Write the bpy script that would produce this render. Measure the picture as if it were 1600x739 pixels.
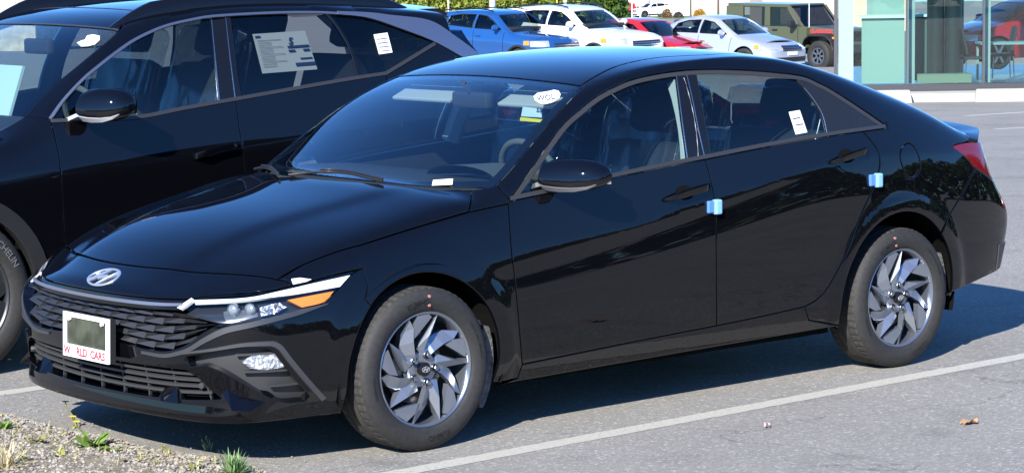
import bpy, bmesh, math, random
import numpy as np
from mathutils import Vector, Matrix
from mathutils.geometry import delaunay_2d_cdt
for o in list(bpy.data.objects): bpy.data.objects.remove(o)
SC = bpy.context.scene
COL = SC.collection
rng = np.random.default_rng(7); random.seed(7)
# ---------------------------------------------------------------- camera
CAM = np.array([-6.0028, -8.4111, 1.9288]); YAW, PITCH, ROLL, FPX = 0.7075, 0.1149, -0.0138, 4006.36
def cam_axes():
    cy, sy, cp, sp = math.cos(YAW), math.sin(YAW), math.cos(PITCH), math.sin(PITCH)
    f = np.array([sy*cp, cy*cp, -sp]); r = np.array([cy, -sy, 0.]); u = np.cross(r, f)
    c, s = math.cos(ROLL), math.sin(ROLL)
    return np.array([c*r+s*u, -s*r+c*u, f])
RC = cam_axes()
cd = bpy.data.cameras.new('camera'); cam = bpy.data.objects.new('camera', cd); COL.objects.link(cam)
cd.sensor_fit = 'HORIZONTAL'; cd.sensor_width = 36.0; cd.lens = FPX/1600*36; cd.clip_start = .05; cd.clip_end = 3000
M = Matrix.Identity(4)
for i in range(3):
    M[i][0], M[i][1], M[i][2], M[i][3] = RC[0][i], RC[1][i], -RC[2][i], CAM[i]
cam.matrix_world = M
SC.camera = cam
# ---------------------------------------------------------------- sky, sun, exposure
SUN_FROM = Vector((-1.44, -0.81, 1.0)).normalized()
SUN_EL = math.asin(SUN_FROM.z); SUN_AZ = math.atan2(SUN_FROM.x, SUN_FROM.y)
wd = bpy.data.worlds.new('World'); SC.world = wd; wd.use_nodes = True
nt = wd.node_tree; bg = nt.nodes['Background']
sky = nt.nodes.new('ShaderNodeTexSky'); sky.sky_type = 'NISHITA'; sky.sun_disc = False
sky.sun_elevation = SUN_EL; sky.sun_rotation = SUN_AZ; sky.altitude = 0; sky.air_density = 1.0; sky.dust_density = 0.1; sky.ozone_density = 5.0
tint = nt.nodes.new('ShaderNodeMix'); tint.data_type = 'RGBA'; tint.blend_type = 'MULTIPLY'; tint.inputs[0].default_value = 1; tint.inputs[7].default_value = (.50, .84, 1.24, 1)
nt.links.new(sky.outputs[0], tint.inputs[6]); nt.links.new(tint.outputs[2], bg.inputs[0]); bg.inputs[1].default_value = 0.105
sd = bpy.data.lights.new('sun', 'SUN'); sd.energy = 5.0; sd.angle = math.radians(.53); sd.color = (1, .955, .89)
sun = bpy.data.objects.new('sun', sd); COL.objects.link(sun); sun.location = (-8, -5, 12)
sun.rotation_euler = (-SUN_FROM).to_track_quat('-Z', 'Y').to_euler()
SC.view_settings.view_transform = 'Standard'; SC.view_settings.look = 'None'; SC.view_settings.gamma = 1; SC.view_settings.exposure = 1.05
SC.cycles.max_bounces = 10; SC.cycles.transparent_max_bounces = 24; SC.cycles.glossy_bounces = 5; SC.cycles.diffuse_bounces = 3
SC.cycles.caustics_reflective = False; SC.cycles.caustics_refractive = False; SC.cycles.use_denoising = True
SC.cycles.sample_clamp_indirect = 6.0
# ---------------------------------------------------------------- pixel helpers (photo pixels 1600 x 739)
def ray(px, py):
    d = np.stack([(np.asarray(px, float)-800)/FPX, (369.5-np.asarray(py, float))/FPX, np.ones_like(np.asarray(px, float))], -1) @ RC
    return d/np.linalg.norm(d, axis=-1, keepdims=True)
def at(i, v, px, py, o=CAM):
    d = ray(px, py); return o + d*((v-o[i])/d[i])
def atd(dist, px, py):                      # point at a depth along the view axis
    d = ray(px, py); return CAM + d*(dist/(d@RC[2]))
def project(P):
    q = (np.asarray(P)-CAM)@RC.T; return np.array([800+FPX*q[0]/q[2], 369.5-FPX*q[1]/q[2]])
# ---------------------------------------------------------------- materials
MATS = {}
def mat(name, col=(.5, .5, .5), rough=.5, metal=0., spec=.5, emit=None, es=1., noise=None, bump=None, coat=0., alpha=1., sheen=0.):
    if name in MATS: return MATS[name]
    m = bpy.data.materials.new(name); m.use_nodes = True; MATS[name] = m
    n = m.node_tree; b = n.nodes['Principled BSDF']
    b.inputs['Base Color'].default_value = (*col, 1); b.inputs['Roughness'].default_value = rough; b.inputs['Metallic'].default_value = metal
    b.inputs['Specular IOR Level'].default_value = spec; b.inputs['Coat Weight'].default_value = coat; b.inputs['Coat Roughness'].default_value = .03
    if emit: b.inputs['Emission Color'].default_value = (*emit, 1); b.inputs['Emission Strength'].default_value = es
    if noise:                                 # (scale, second colour, contrast)
        tc = n.nodes.new('ShaderNodeTexCoord'); t = n.nodes.new('ShaderNodeTexNoise'); t.inputs['Scale'].default_value = noise[0]; t.inputs['Detail'].default_value = 6
        r = n.nodes.new('ShaderNodeMapRange'); r.inputs[1].default_value = .5-noise[2]; r.inputs[2].default_value = .5+noise[2]
        x = n.nodes.new('ShaderNodeMix'); x.data_type = 'RGBA'; x.inputs[6].default_value = (*col, 1); x.inputs[7].default_value = (*noise[1], 1)
        n.links.new(tc.outputs['Object'], t.inputs['Vector']); n.links.new(t.outputs[0], r.inputs[0]); n.links.new(r.outputs[0], x.inputs[0]); n.links.new(x.outputs[2], b.inputs['Base Color'])
    if bump:                                  # (scale, strength, distance)
        tc = n.nodes.new('ShaderNodeTexCoord'); t = n.nodes.new('ShaderNodeTexNoise'); t.inputs['Scale'].default_value = bump[0]; t.inputs['Detail'].default_value = 5
        u = n.nodes.new('ShaderNodeBump'); u.inputs['Strength'].default_value = bump[1]; u.inputs['Distance'].default_value = bump[2]
        n.links.new(tc.outputs['Object'], t.inputs['Vector']); n.links.new(t.outputs[0], u.inputs['Height']); n.links.new(u.outputs[0], b.inputs['Normal'])
    return m
def glass(name, tint=(.5, .6, .58), boost=1.0, rough=0.0, ior=1.5):
    if name in MATS: return MATS[name]
    m = bpy.data.materials.new(name); m.use_nodes = True; MATS[name] = m; n = m.node_tree; n.nodes.remove(n.nodes['Principled BSDF'])
    t = n.nodes.new('ShaderNodeBsdfTransparent'); t.inputs[0].default_value = (*tint, 1)
    g = n.nodes.new('ShaderNodeBsdfGlossy'); g.inputs['Roughness'].default_value = rough; g.inputs[0].default_value = (1, 1, 1, 1)
    f0 = ((ior-1)/(ior+1))**2                   # Schlick on the facing angle, the same from both sides of the pane
    f = n.nodes.new('ShaderNodeLayerWeight'); f.inputs[0].default_value = .5
    p = n.nodes.new('ShaderNodeMath'); p.operation = 'POWER'; p.inputs[1].default_value = 5; n.links.new(f.outputs['Facing'], p.inputs[0])
    k = n.nodes.new('ShaderNodeMath'); k.operation = 'MULTIPLY_ADD'; k.inputs[1].default_value = (1-f0)*min(1, boost); k.inputs[2].default_value = f0*boost; k.use_clamp = True
    x = n.nodes.new('ShaderNodeMixShader'); n.links.new(p.outputs[0], k.inputs[0]); n.links.new(k.outputs[0], x.inputs[0]); n.links.new(t.outputs[0], x.inputs[1]); n.links.new(g.outputs[0], x.inputs[2])
    n.links.new(x.outputs[0], n.nodes['Material Output'].inputs[0]); return m
# ---------------------------------------------------------------- object helpers
def link(name, me, parent=None, m=None):
    o = bpy.data.objects.new(name, me); COL.objects.link(o)
    if parent is not None: o.parent = parent
    if m is not None and me is not None:
        me.materials.clear(); me.materials.append(m)
    return o
def tag(o, label=None, cat=None, group=None, kind=None):
    if label: o['label'] = label
    if cat: o['category'] = cat
    if group: o['group'] = group
    if kind: o['kind'] = kind
    return o
def empty(name, loc=(0, 0, 0), rz=0.):
    o = bpy.data.objects.new(name, None); COL.objects.link(o); o.location = loc; o.rotation_euler = (0, 0, rz); o.empty_display_size = .1
    return o
def copy_tree(o, parent=None):
    c = o.copy(); COL.objects.link(c); c.parent = parent
    for ch in list(o.children): copy_tree(ch, c)
    return c
def pymesh(name, V, F, smooth=False):
    me = bpy.data.meshes.new(name); me.from_pydata([tuple(map(float, v)) for v in V], [], [tuple(map(int, f)) for f in F]); me.validate()
    if smooth: me.polygons.foreach_set('use_smooth', [True]*len(me.polygons))
    me.update(); return me
class MB:
    """collects shapes, builds ONE mesh"""
    def __init__(s): s.v = []; s.f = []
    def add(s, V, F):
        k = len(s.v); s.v += [tuple(v) for v in V]; s.f += [tuple(i+k for i in f) for f in F]; return s
    def box(s, c, d, rz=0., M=None, bev=0.):
        x, y, z = d[0]/2, d[1]/2, d[2]/2
        if bev <= 0:
            V = [(-x, -y, -z), (x, -y, -z), (x, y, -z), (-x, y, -z), (-x, -y, z), (x, -y, z), (x, y, z), (-x, y, z)]
            F = [(3, 2, 1, 0), (4, 5, 6, 7), (0, 1, 5, 4), (1, 2, 6, 5), (2, 3, 7, 6), (3, 0, 4, 7)]
        else:
            bm = bmesh.new(); bmesh.ops.create_cube(bm, size=1); bmesh.ops.scale(bm, vec=d, verts=bm.verts)
            bmesh.ops.bevel(bm, geom=bm.edges[:], offset=bev, segments=2, affect='EDGES', profile=.6)
            bm.verts.index_update(); V = [tuple(v.co) for v in bm.verts]; F = [[q.index for q in f.verts] for f in bm.faces]; bm.free()
        Mx = (M or Matrix.Identity(3)); R = Matrix.Rotation(rz, 3, 'Z') @ Mx
        return s.add([tuple(Vector(c)+R@Vector(v)) for v in V], F)
    def tube(s, pts, r, n=8, cap=True):
        pts = [Vector(p) for p in pts]; rs = r if hasattr(r, '__len__') else [r]*len(pts)
        k = len(s.v); up = None
        for i, p in enumerate(pts):
            t = (pts[min(i+1, len(pts)-1)]-pts[max(i-1, 0)]).normalized()
            if up is None: up = Vector((0, 0, 1)) if abs(t.z) < .9 else Vector((1, 0, 0))
            a = t.cross(up).normalized(); b = a.cross(t).normalized(); up = b
            for j in range(n):
                w = 2*math.pi*j/n; s.v.append(tuple(p+a*(math.cos(w)*rs[i])+b*(math.sin(w)*rs[i])))
        for i in range(len(pts)-1):
            for j in range(n):
                j2 = (j+1) % n; s.f.append((k+i*n+j, k+i*n+j2, k+(i+1)*n+j2, k+(i+1)*n+j))
        if cap:
            s.f.append(tuple(k+j for j in range(n))[::-1]); s.f.append(tuple(k+(len(pts)-1)*n+j for j in range(n)))
        return s
    def lathe(s, prof, n=48, axis='y', close=False):
        """prof: (radius, along axis)"""
        k = len(s.v); m = len(prof)
        for j in range(n):
            w = 2*math.pi*j/n
            for r, a in prof:
                p = (r*math.cos(w), a, r*math.sin(w)) if axis == 'y' else (r*math.cos(w), r*math.sin(w), a)
                s.v.append(p)
        for j in range(n):
            j2 = (j+1) % n
            for i in range(m-1 if not close else m):
                i2 = (i+1) % m; s.f.append((k+j*m+i, k+j*m+i2, k+j2*m+i2, k+j2*m+i))
        return s
    def loft(s, rings, closed=True, cap=True):
        k = len(s.v); n = len(rings[0])
        for R in rings: s.v += [tuple(p) for p in R]
        for i in range(len(rings)-1):
            for j in range(n if closed else n-1):
                j2 = (j+1) % n; s.f.append((k+i*n+j, k+i*n+j2, k+(i+1)*n+j2, k+(i+1)*n+j))
        if cap and closed: s.f.append(tuple(k+j for j in range(n))[::-1]); s.f.append(tuple(k+(len(rings)-1)*n+j for j in range(n)))
        return s
    def xf(s, Mx):
        s.v = [tuple(Mx@Vector(v)) for v in s.v]; return s
    def build(s, name, m, parent=None, smooth=False, angle=None, sub=0):
        me = pymesh(name, s.v, s.f, smooth)
        bm = bmesh.new(); bm.from_mesh(me); bmesh.ops.recalc_face_normals(bm, faces=bm.faces); bm.to_mesh(me); bm.free()
        o = link(name, me, parent, m)
        if smooth: me.set_sharp_from_angle(angle=math.radians(angle or 40))
        if sub:
            md = o.modifiers.new('sub', 'SUBSURF'); md.levels = md.render_levels = sub
        return o
def text_mesh(txt, size=1., align='CENTER', bold=0., depth=0.):
    cu = bpy.data.curves.new('lettering', 'FONT'); cu.body = txt; cu.size = size; cu.align_x = align; cu.align_y = 'CENTER'; cu.offset = bold*size; cu.resolution_u = 2; cu.extrude = depth
    o = bpy.data.objects.new('lettering', cu); COL.objects.link(o); bpy.context.view_layer.update()
    me = o.evaluated_get(bpy.context.evaluated_depsgraph_get()).to_mesh()
    V = np.array([v.co[:] for v in me.vertices]); F = [tuple(p.vertices) for p in me.polygons]
    bpy.data.objects.remove(o); bpy.data.curves.remove(cu)
    return V, F
def lettering(name, txt, size, m, parent, fn, bold=.02):
    """flat print mapped through fn(u, v) -> point"""
    V, F = text_mesh(txt, size, bold=bold)
    return link(name, pymesh(name, [fn(v[0], v[1]) for v in V], F), parent, m)
# ---------------------------------------------------------------- setting: asphalt lot, painted lines
FH = np.array([RC[2][0], RC[2][1], 0.]); FH /= np.linalg.norm(FH); RH = np.array([FH[1], -FH[0], 0.])
def zg(t): return np.interp(t, [16, 18, 20, 22, 50, 66, 75, 318, 1500], [0, -.02, -.07, -.14, -1.30, -1.57, -1.78, -7.8, -37.])
def gp(t, l, up=0.): p = CAM*np.array([1, 1, 0])+FH*t+RH*l; return np.array([p[0], p[1], zg(t)+up])
def gpx(px_, py_, up=0.):               # ground point under a pixel
    d = ray(px_, py_); t = 6.
    for _ in range(60):
        P = CAM+d*t; z = zg((P-CAM)@FH)+up; t += (P[2]-z)/max(-d[2], .02)*.7
    return CAM+d*t
def asphalt():
    m = bpy.data.materials.new('asphalt'); m.use_nodes = True; MATS['asphalt'] = m; n = m.node_tree; b = n.nodes['Principled BSDF']; L = n.links.new
    tc = n.nodes.new('ShaderNodeTexCoord')
    def noise(sc, det=4, rough=.6): t = n.nodes.new('ShaderNodeTexNoise'); t.inputs['Scale'].default_value = sc; t.inputs['Detail'].default_value = det; t.inputs['Roughness'].default_value = rough; L(tc.outputs['Object'], t.inputs['Vector']); return t.outputs[0]
    def ramp(v, stops): r = n.nodes.new('ShaderNodeValToRGB'); L(v, r.inputs[0]); e = r.color_ramp.elements; e[0].position, e[0].color = stops[0][0], (*stops[0][1], 1); e[1].position, e[1].color = stops[-1][0], (*stops[-1][1], 1); [setattr(e.new(p), 'color', (*c, 1)) for p, c in stops[1:-1]]; return r.outputs[0]
    def mix(f, a, c, mode='MIX'): x = n.nodes.new('ShaderNodeMix'); x.data_type = 'RGBA'; x.blend_type = mode; x.inputs[0].default_value = 1. if f is None else .5; (L(f, x.inputs[0]) if f is not None else None); L(a, x.inputs[6]); L(c, x.inputs[7]); return x.outputs[2]
    vo = n.nodes.new('ShaderNodeTexVoronoi'); vo.inputs['Scale'].default_value = 95; L(tc.outputs['Object'], vo.inputs['Vector'])
    sep = n.nodes.new('ShaderNodeSeparateColor'); L(vo.outputs['Color'], sep.inputs[0])
    grain = ramp(sep.outputs[0], [(0, (.215, .206, .188)), (.5, (.252, .241, .219)), (.86, (.284, .271, .246)), (.94, (.335, .32, .29)), (1, (.43, .405, .36))])
    fine = ramp(noise(420, 3), [(.25, (.78, .78, .78)), (.75, (1.2, 1.2, 1.2))]); patch = ramp(noise(.55, 5), [(.3, (.90, .90, .90)), (.7, (1.09, 1.09, 1.08))]); stain = ramp(noise(2.3, 5), [(.28, (.80, .80, .80)), (.42, (1, 1, 1))])
    v2 = n.nodes.new('ShaderNodeTexVoronoi'); v2.feature = 'DISTANCE_TO_EDGE'; v2.inputs['Scale'].default_value = .55
    wv = n.nodes.new('ShaderNodeVectorMath'); wv.operation = 'ADD'; nz = n.nodes.new('ShaderNodeTexNoise'); nz.inputs['Scale'].default_value = 2.5; nz.inputs['Detail'].default_value = 6; L(tc.outputs['Object'], nz.inputs['Vector']); L(tc.outputs['Object'], wv.inputs[0]); sc_ = n.nodes.new('ShaderNodeVectorMath'); sc_.operation = 'SCALE'; sc_.inputs[3].default_value = .5; L(nz.outputs['Color'], sc_.inputs[0]); L(sc_.outputs[0], wv.inputs[1]); L(wv.outputs[0], v2.inputs['Vector'])
    crack = ramp(v2.outputs['Distance'], [(0, (.62, .62, .62)), (.004, (1, 1, 1))]); drip = ramp(noise(1.1, 3), [(.30, (.86, .86, .87)), (.40, (1, 1, 1))])
    stain = mix(None, mix(None, stain, crack, 'MULTIPLY'), drip, 'MULTIPLY')
    c = mix(None, mix(None, mix(None, grain, fine, 'MULTIPLY'), patch, 'MULTIPLY'), stain, 'MULTIPLY'); L(c, b.inputs['Base Color'])
    b.inputs['Roughness'].default_value = .88; b.inputs['Specular IOR Level'].default_value = .25
    bu = n.nodes.new('ShaderNodeBump'); bu.inputs['Strength'].default_value = .55; bu.inputs['Distance'].default_value = .004
    ad = n.nodes.new('ShaderNodeMath'); ad.operation = 'ADD'; L(vo.outputs['Distance'], ad.inputs[0]); L(noise(240, 3), ad.inputs[1]); L(ad.outputs[0], bu.inputs['Height']); L(bu.outputs[0], b.inputs['Normal'])
    return m
ASPH = asphalt()
def ground_sheet(name, ts, ls, up, m, kind='structure'):
    V = [gp(t, l, up) for t in ts for l in ls]; k = len(ls)
    o = link(name, pymesh(name, V, [(i*k+j, i*k+j+1, (i+1)*k+j+1, (i+1)*k+j) for i in range(len(ts)-1) for j in range(k-1)]), None, m); o['kind'] = kind; return o
ground_sheet('ground', [-400, -60, 0, 12, 16]+list(np.linspace(16.5, 22, 12))+[30, 50, 66, 75, 120, 318, 1500], [-900, -200, -40, -10, 10, 40, 200, 900], 0, ASPH)
def paint_mat():
    m = mat('line_paint', (.62, .61, .56), .7); n = m.node_tree; b = n.nodes['Principled BSDF']; L = n.links.new
    tc = n.nodes.new('ShaderNodeTexCoord'); t = n.nodes.new('ShaderNodeTexNoise'); t.inputs['Scale'].default_value = 55; t.inputs['Detail'].default_value = 8; t.inputs['Roughness'].default_value = .75; L(tc.outputs['Object'], t.inputs['Vector'])
    r = n.nodes.new('ShaderNodeValToRGB'); r.color_ramp.elements[0].position = .30; r.color_ramp.elements[0].color = (.25, .24, .215, 1); r.color_ramp.elements[1].position = .50; r.color_ramp.elements[1].color = (.46, .44, .375, 1); L(t.outputs[0], r.inputs[0]); L(r.outputs[0], b.inputs['Base Color'])
    u = n.nodes.new('ShaderNodeBump'); u.inputs['Strength'].default_value = .4; u.inputs['Distance'].default_value = .003; L(t.outputs[0], u.inputs['Height']); L(u.outputs[0], b.inputs['Normal']); return m
LINE = paint_mat()
def line(a, b, w, label):
    a, b = np.array(a, float), np.array(b, float); d = (b-a)[:2]; L_ = np.linalg.norm(d); d /= L_; nrm = np.array([-d[1], d[0]]); n = max(6, int(L_/.05)); V = []
    for i in range(n+1):
        t = i/n; p = a+(b-a)*t; tt = (p-CAM*np.array([1, 1, 0]))@FH; z = zg(tt)+.0015
        for s_ in (-1, 1): q = p[:2]+nrm*s_*(w/2+random.gauss(0, .0022)); V.append((q[0], q[1], z))
    o = link('parking_line', pymesh('parking_line', V, [(2*i, 2*i+2, 2*i+3, 2*i+1) for i in range(n)]), None, LINE); o['kind'] = 'structure'; return o
line((-.66, -1.131, 0), (5.1, -1.072, 0), .10, ''); line((-.75, 1.42, 0), (5.0, 1.40, 0), .105, '')
for a_, b_ in (((1508, 181.5), (1640, 173)), ((1555, 202), (1700, 195))): line(gpx(*a_)*np.array([1, 1, 0]), gpx(*b_)*np.array([1, 1, 0]), .12, '')
# ---------------------------------------------------------------- smooth implicit car bodies and trimmed panels
class Sp:
    """natural cubic spline, linear outside its knots"""
    def __init__(s, *p):
        s.x = np.array([q[0] for q in p], float); s.y = np.array([q[1] for q in p], float)
        n = len(s.x); h = np.diff(s.x); A = np.eye(n); b = np.zeros(n)
        for i in range(1, n-1):
            A[i, i-1], A[i, i], A[i, i+1] = h[i-1], 2*(h[i-1]+h[i]), h[i]
            b[i] = 6*((s.y[i+1]-s.y[i])/h[i]-(s.y[i]-s.y[i-1])/h[i-1])
        s.m = np.linalg.solve(A, b); s.h = h
        s.d0 = (s.y[1]-s.y[0])/h[0]-h[0]/6*(2*s.m[0]+s.m[1]); s.d1 = (s.y[-1]-s.y[-2])/h[-1]+h[-1]/6*(s.m[-2]+2*s.m[-1])
    def __call__(s, t):
        t = np.asarray(t, float); c = np.clip(t, s.x[0], s.x[-1]); i = np.clip(np.searchsorted(s.x, c)-1, 0, len(s.h)-1)
        h = s.h[i]; a = (s.x[i+1]-c)/h; b = 1-a
        return a*s.y[i]+b*s.y[i+1]+((a**3-a)*s.m[i]+(b**3-b)*s.m[i+1])*h*h/6+np.minimum(t-s.x[0], 0)*s.d0+np.maximum(t-s.x[-1], 0)*s.d1
def hin(t, r): return .5*(t+np.sqrt(t*t+r*r))
def smax(a, b, k): return .5*(a+b+np.sqrt((a-b)**2+k*k))
def smin(a, b, k): return .5*(a+b-np.sqrt((a-b)**2+k*k))
def sg(t): return 1/(1+np.exp(-np.clip(t, -40, 40)))
def T(d): return math.tan(math.radians(d))
def cr(pts, step):
    """Catmull-Rom through pts, resampled about every step"""
    P = np.array(pts, float)
    if len(P) == 2:
        n = max(1, int(np.linalg.norm(P[1]-P[0])/step)); t = np.linspace(0, 1, n+1)[:, None]; return P[0]*(1-t)+P[1]*t
    Q = np.vstack([2*P[0]-P[1], P, 2*P[-1]-P[-2]]); out = []
    for i in range(1, len(Q)-2):
        a, b, c, d = Q[i-1], Q[i], Q[i+1], Q[i+2]
        n = max(2, int(np.linalg.norm(c-b)/step)); t = np.linspace(0, 1, n, endpoint=False)[:, None]
        out.append(.5*(2*b+(c-a)*t+(2*a-5*b+4*c-d)*t*t+(3*b-a-3*c+d)*t**3))
    return np.vstack(out+[P[-1:]])
def mir(A): return np.asarray(A)*np.array([1, -1, 1])
def inpoly(p, poly):
    x, y = p[:, 0], p[:, 1]; r = np.zeros(len(p), bool); a = poly; b = np.roll(poly, -1, 0)
    for (x0, y0), (x1, y1) in zip(a, b):
        if y0 == y1: continue
        r ^= ((y0 > y) != (y1 > y)) & (x < (x1-x0)*(y-y0)/(y1-y0)+x0)
    return r
def polydist(p, poly):
    a = poly; b = np.roll(poly, -1, 0); d = np.full(len(p), 1e9)
    for q0, q1 in zip(a, b):
        e = q1-q0; L = e@e
        if L < 1e-14: continue
        t = np.clip(((p-q0)@e)/L, 0, 1); d = np.minimum(d, np.linalg.norm(p-q0-t[:, None]*e, axis=1))
    return d
def area(p): return .5*np.sum(p[:, 0]*np.roll(p[:, 1], -1)-np.roll(p[:, 0], -1)*p[:, 1])
def offset_poly(p, d):
    """inset a CCW polygon by d"""
    e = np.roll(p, -1, 0)-p; e /= np.linalg.norm(e, axis=1, keepdims=True)+1e-12; n = np.stack([-e[:, 1], e[:, 0]], 1); n0 = np.roll(n, 1, 0)
    b = n+n0; k = np.maximum((b*b).sum(1, keepdims=True), .8)
    return p+b*(2*d/k)
def resample_loop(p, h):
    out = []
    for a, b in zip(p, np.roll(p, -1, 0)):
        L = np.linalg.norm(b-a)
        if L < 1e-4: continue
        n = max(1, int(math.ceil(L/h))); out.append(a+(b-a)*np.linspace(0, 1, n, endpoint=False)[:, None])
    return np.vstack(out)
class Body:
    loc = np.zeros(3); rz = 0.
    def G(s, P, e=2e-4):
        E = np.eye(3)*e
        g = np.stack([s.F(P+E[i])-s.F(P-E[i]) for i in range(3)], -1); return g/(np.linalg.norm(g, axis=-1, keepdims=True)+1e-12)
    def tolocal(s, P):
        P = np.asarray(P)-s.loc; c, q = math.cos(s.rz), math.sin(s.rz)
        return np.stack([c*P[..., 0]+q*P[..., 1], -q*P[..., 0]+c*P[..., 1], P[..., 2]], -1)
    def root(s, O, D, a, b, it=18):
        a = np.full(len(O), float(a)); b = np.full(len(O), float(b))
        for _ in range(it):
            m = .5*(a+b); f = s.F(O+D*m[:, None]) > 0; b = np.where(f, m, b); a = np.where(f, a, m)
        for _ in range(2):
            f0 = s.F(O+D*a[:, None]); f1 = s.F(O+D*b[:, None]); t = np.clip(f0/(f0-f1+1e-15), 0, 1); m = a+(b-a)*t
            f = s.F(O+D*m[:, None]) > 0; b = np.where(f, m, b); a = np.where(f, a, m)
        return O+D*m[:, None]
    tr = (6., 15.5)
    def hit(s, pts):
        pts = np.atleast_2d(np.array(pts, float)); d = ray(pts[:, 0], pts[:, 1]); c, q = math.cos(s.rz), math.sin(s.rz)
        d = np.stack([c*d[:, 0]+q*d[:, 1], -q*d[:, 0]+c*d[:, 1], d[:, 2]], -1); o = s.tolocal(CAM)
        t = np.linspace(*s.tr, 420); f = s.F(o+t[None, :, None]*d[:, None, :]); neg = f < 0
        i = np.where(neg.any(1), neg.argmax(1), f.argmin(1)); ok = neg.any(1); i = np.clip(i, 1, len(t)-1)
        P = s.root(o+d*t[i][:, None], -d, 0, t[1]-t[0]) if ok.any() else None
        Q = o+d*t[i][:, None]
        return np.where(ok[:, None], P, Q) if P is not None else Q
    def px(s, *pts, step=5.):
        return s.hit(cr(pts, step))
    # domains: chart name -> (to2d, rays)
    ax = dict(z0=.5, fx=.2, rx=2.6)
    def to2d(s, dom, P):
        P = np.asarray(P); x, y, z = P[:, 0], P[:, 1], P[:, 2]
        if dom == 'side': return np.stack([x, z], 1)
        if dom == 'top': return np.stack([x, y], 1)
        if dom == 'cyl':
            w = np.arctan2(z-s.ax['z0'], -y); return np.stack([x, np.where(w < -math.pi/2, w+2*math.pi, w)*.8], 1)
        if dom == 'front': return np.stack([np.arctan2(-y, -(x-s.ax['fx']))*.9, z], 1)
        if dom == 'rear': return np.stack([np.arctan2(-y, x-s.ax['rx'])*.9, z], 1)
    def lift(s, dom, q, off=0.):
        u, v = q[:, 0], q[:, 1]; o = np.zeros(len(q)); l = o+1
        if dom == 'side': O, D, a, b = np.stack([u, o-.05, v], 1), np.stack([o, -l, o], 1), 0, 1.3
        if dom == 'top': O, D, a, b = np.stack([u, v, o+.25], 1), np.stack([o, o, l], 1), 0, 1.8
        if dom == 'cyl': w = v/.8; O, D, a, b = np.stack([u, o, o+s.ax['z0']], 1), np.stack([o, -np.cos(w), np.sin(w)], 1), .02, 1.7
        if dom == 'front': w = u/.9; O, D, a, b = np.stack([o+s.ax['fx'], o, v], 1), np.stack([-np.cos(w), -np.sin(w), o], 1), .02, 2.0
        if dom == 'rear': w = u/.9; O, D, a, b = np.stack([o+s.ax['rx'], o, v], 1), np.stack([np.cos(w), -np.sin(w), o], 1), .02, 2.2
        P = s.root(O, D, a, b); N = s.G(P)
        return P+N*off, N
    def panel(s, name, loop, dom, m, parent, gap=.002, holes=(), h=.022, off=0., depth=.014, mirror=False, edge=.004, feat=(), bh=None):
        """a body panel: outline on the surface, trimmed, with a rolled edge and a return flange"""
        L = s.to2d(dom, np.vstack(loop)); L = resample_loop(L, bh or min(h, .02))
        if area(L) < 0: L = L[::-1]
        L = offset_poly(L, gap); H = []
        for q in holes:
            q = resample_loop(s.to2d(dom, np.vstack(q)), bh or min(h, .02))
            if area(q) > 0: q = q[::-1]
            H.append(offset_poly(q, gap))
        rings = [L]+H; pts = []; edges = []
        for r in rings:
            k = len(pts); pts += r.tolist(); edges += [(k+i, k+(i+1) % len(r)) for i in range(len(r))]
        nb = len(pts); rb = np.vstack(rings); inner = []
        if edge > 0:
            for r in rings:
                q = offset_poly(r, edge); inner.append(q)
            q = np.vstack(inner); ok = inpoly(q, L)
            for hh in H: ok &= ~inpoly(q, hh)
            dd = np.min([polydist(q, r) for r in rings], 0); q = q[ok & (dd > edge*.7)]; pts += q.tolist()
        lo, hi = L.min(0), L.max(0); gx = np.arange(lo[0], hi[0], h); gy = np.arange(lo[1], hi[1], h*.866)
        g = np.array([(x+(h/2 if j % 2 else 0), y) for j, y in enumerate(gy) for x in gx]).reshape(-1, 2)
        if len(g):
            ok = inpoly(g, L)
            for hh in H: ok &= ~inpoly(g, hh)
            g = g[ok]
            if len(g):
                dd = np.min([polydist(g, r) for r in rings], 0); g = g[dd > edge+h*.45]
            for q in feat:                      # crease lines get their own rows of points
                q = np.asarray(q); ok = inpoly(q, L)
                for hh in H: ok &= ~inpoly(q, hh)
                q = q[ok]
                if not len(q) or not len(g): continue
                dq = np.min([polydist(q, r) for r in rings], 0); q = q[dq > edge+.004]
                dmin = np.full(len(g), 9.)
                for p_ in q: dmin = np.minimum(dmin, np.hypot(*(g-p_).T))
                g = np.vstack([g[dmin > h*.4], q])
            pts += g.tolist()
        v2, e2, f2, ov, oe, of = delaunay_2d_cdt([Vector(p) for p in pts], edges, [], 0, 1e-7)
        V2 = np.array([v[:] for v in v2]); F2 = np.array([f for f in f2 if len(f) == 3]); cen = V2[F2].mean(1); ok = inpoly(cen, L)
        for hh in H: ok &= ~inpoly(cen, hh)
        F2 = F2[ok]
        P, N = s.lift(dom, V2, off)
        # boundary
        cnt = {}
        for f in F2:
            for a, b in ((f[0], f[1]), (f[1], f[2]), (f[2], f[0])): cnt[(a, b)] = 1
        bed = [(a, b) for (a, b) in cnt if (b, a) not in cnt]
        nrm = np.cross(P[F2[:, 1]]-P[F2[:, 0]], P[F2[:, 2]]-P[F2[:, 0]]); flip = (nrm*N[F2[:, 0]]).sum() < 0
        out = np.zeros_like(P)
        for a, b in bed:
            t = P[b]-P[a]; o_ = np.cross(t, N[a]); o_ = o_/(np.linalg.norm(o_)+1e-12)*(-1 if flip else 1); out[a] += o_; out[b] += o_
        bi = np.where(np.abs(out).sum(1) > 0)[0]; out[bi] /= np.linalg.norm(out[bi], axis=1, keepdims=True)+1e-12
        NS = N.copy(); P0 = P.copy()
        if edge > 0: P[bi] -= N[bi]*edge*.35; NS[bi] = N[bi]+out[bi]*.8; NS /= np.linalg.norm(NS, axis=1, keepdims=True)
        low = {}; V = P.tolist()
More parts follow.
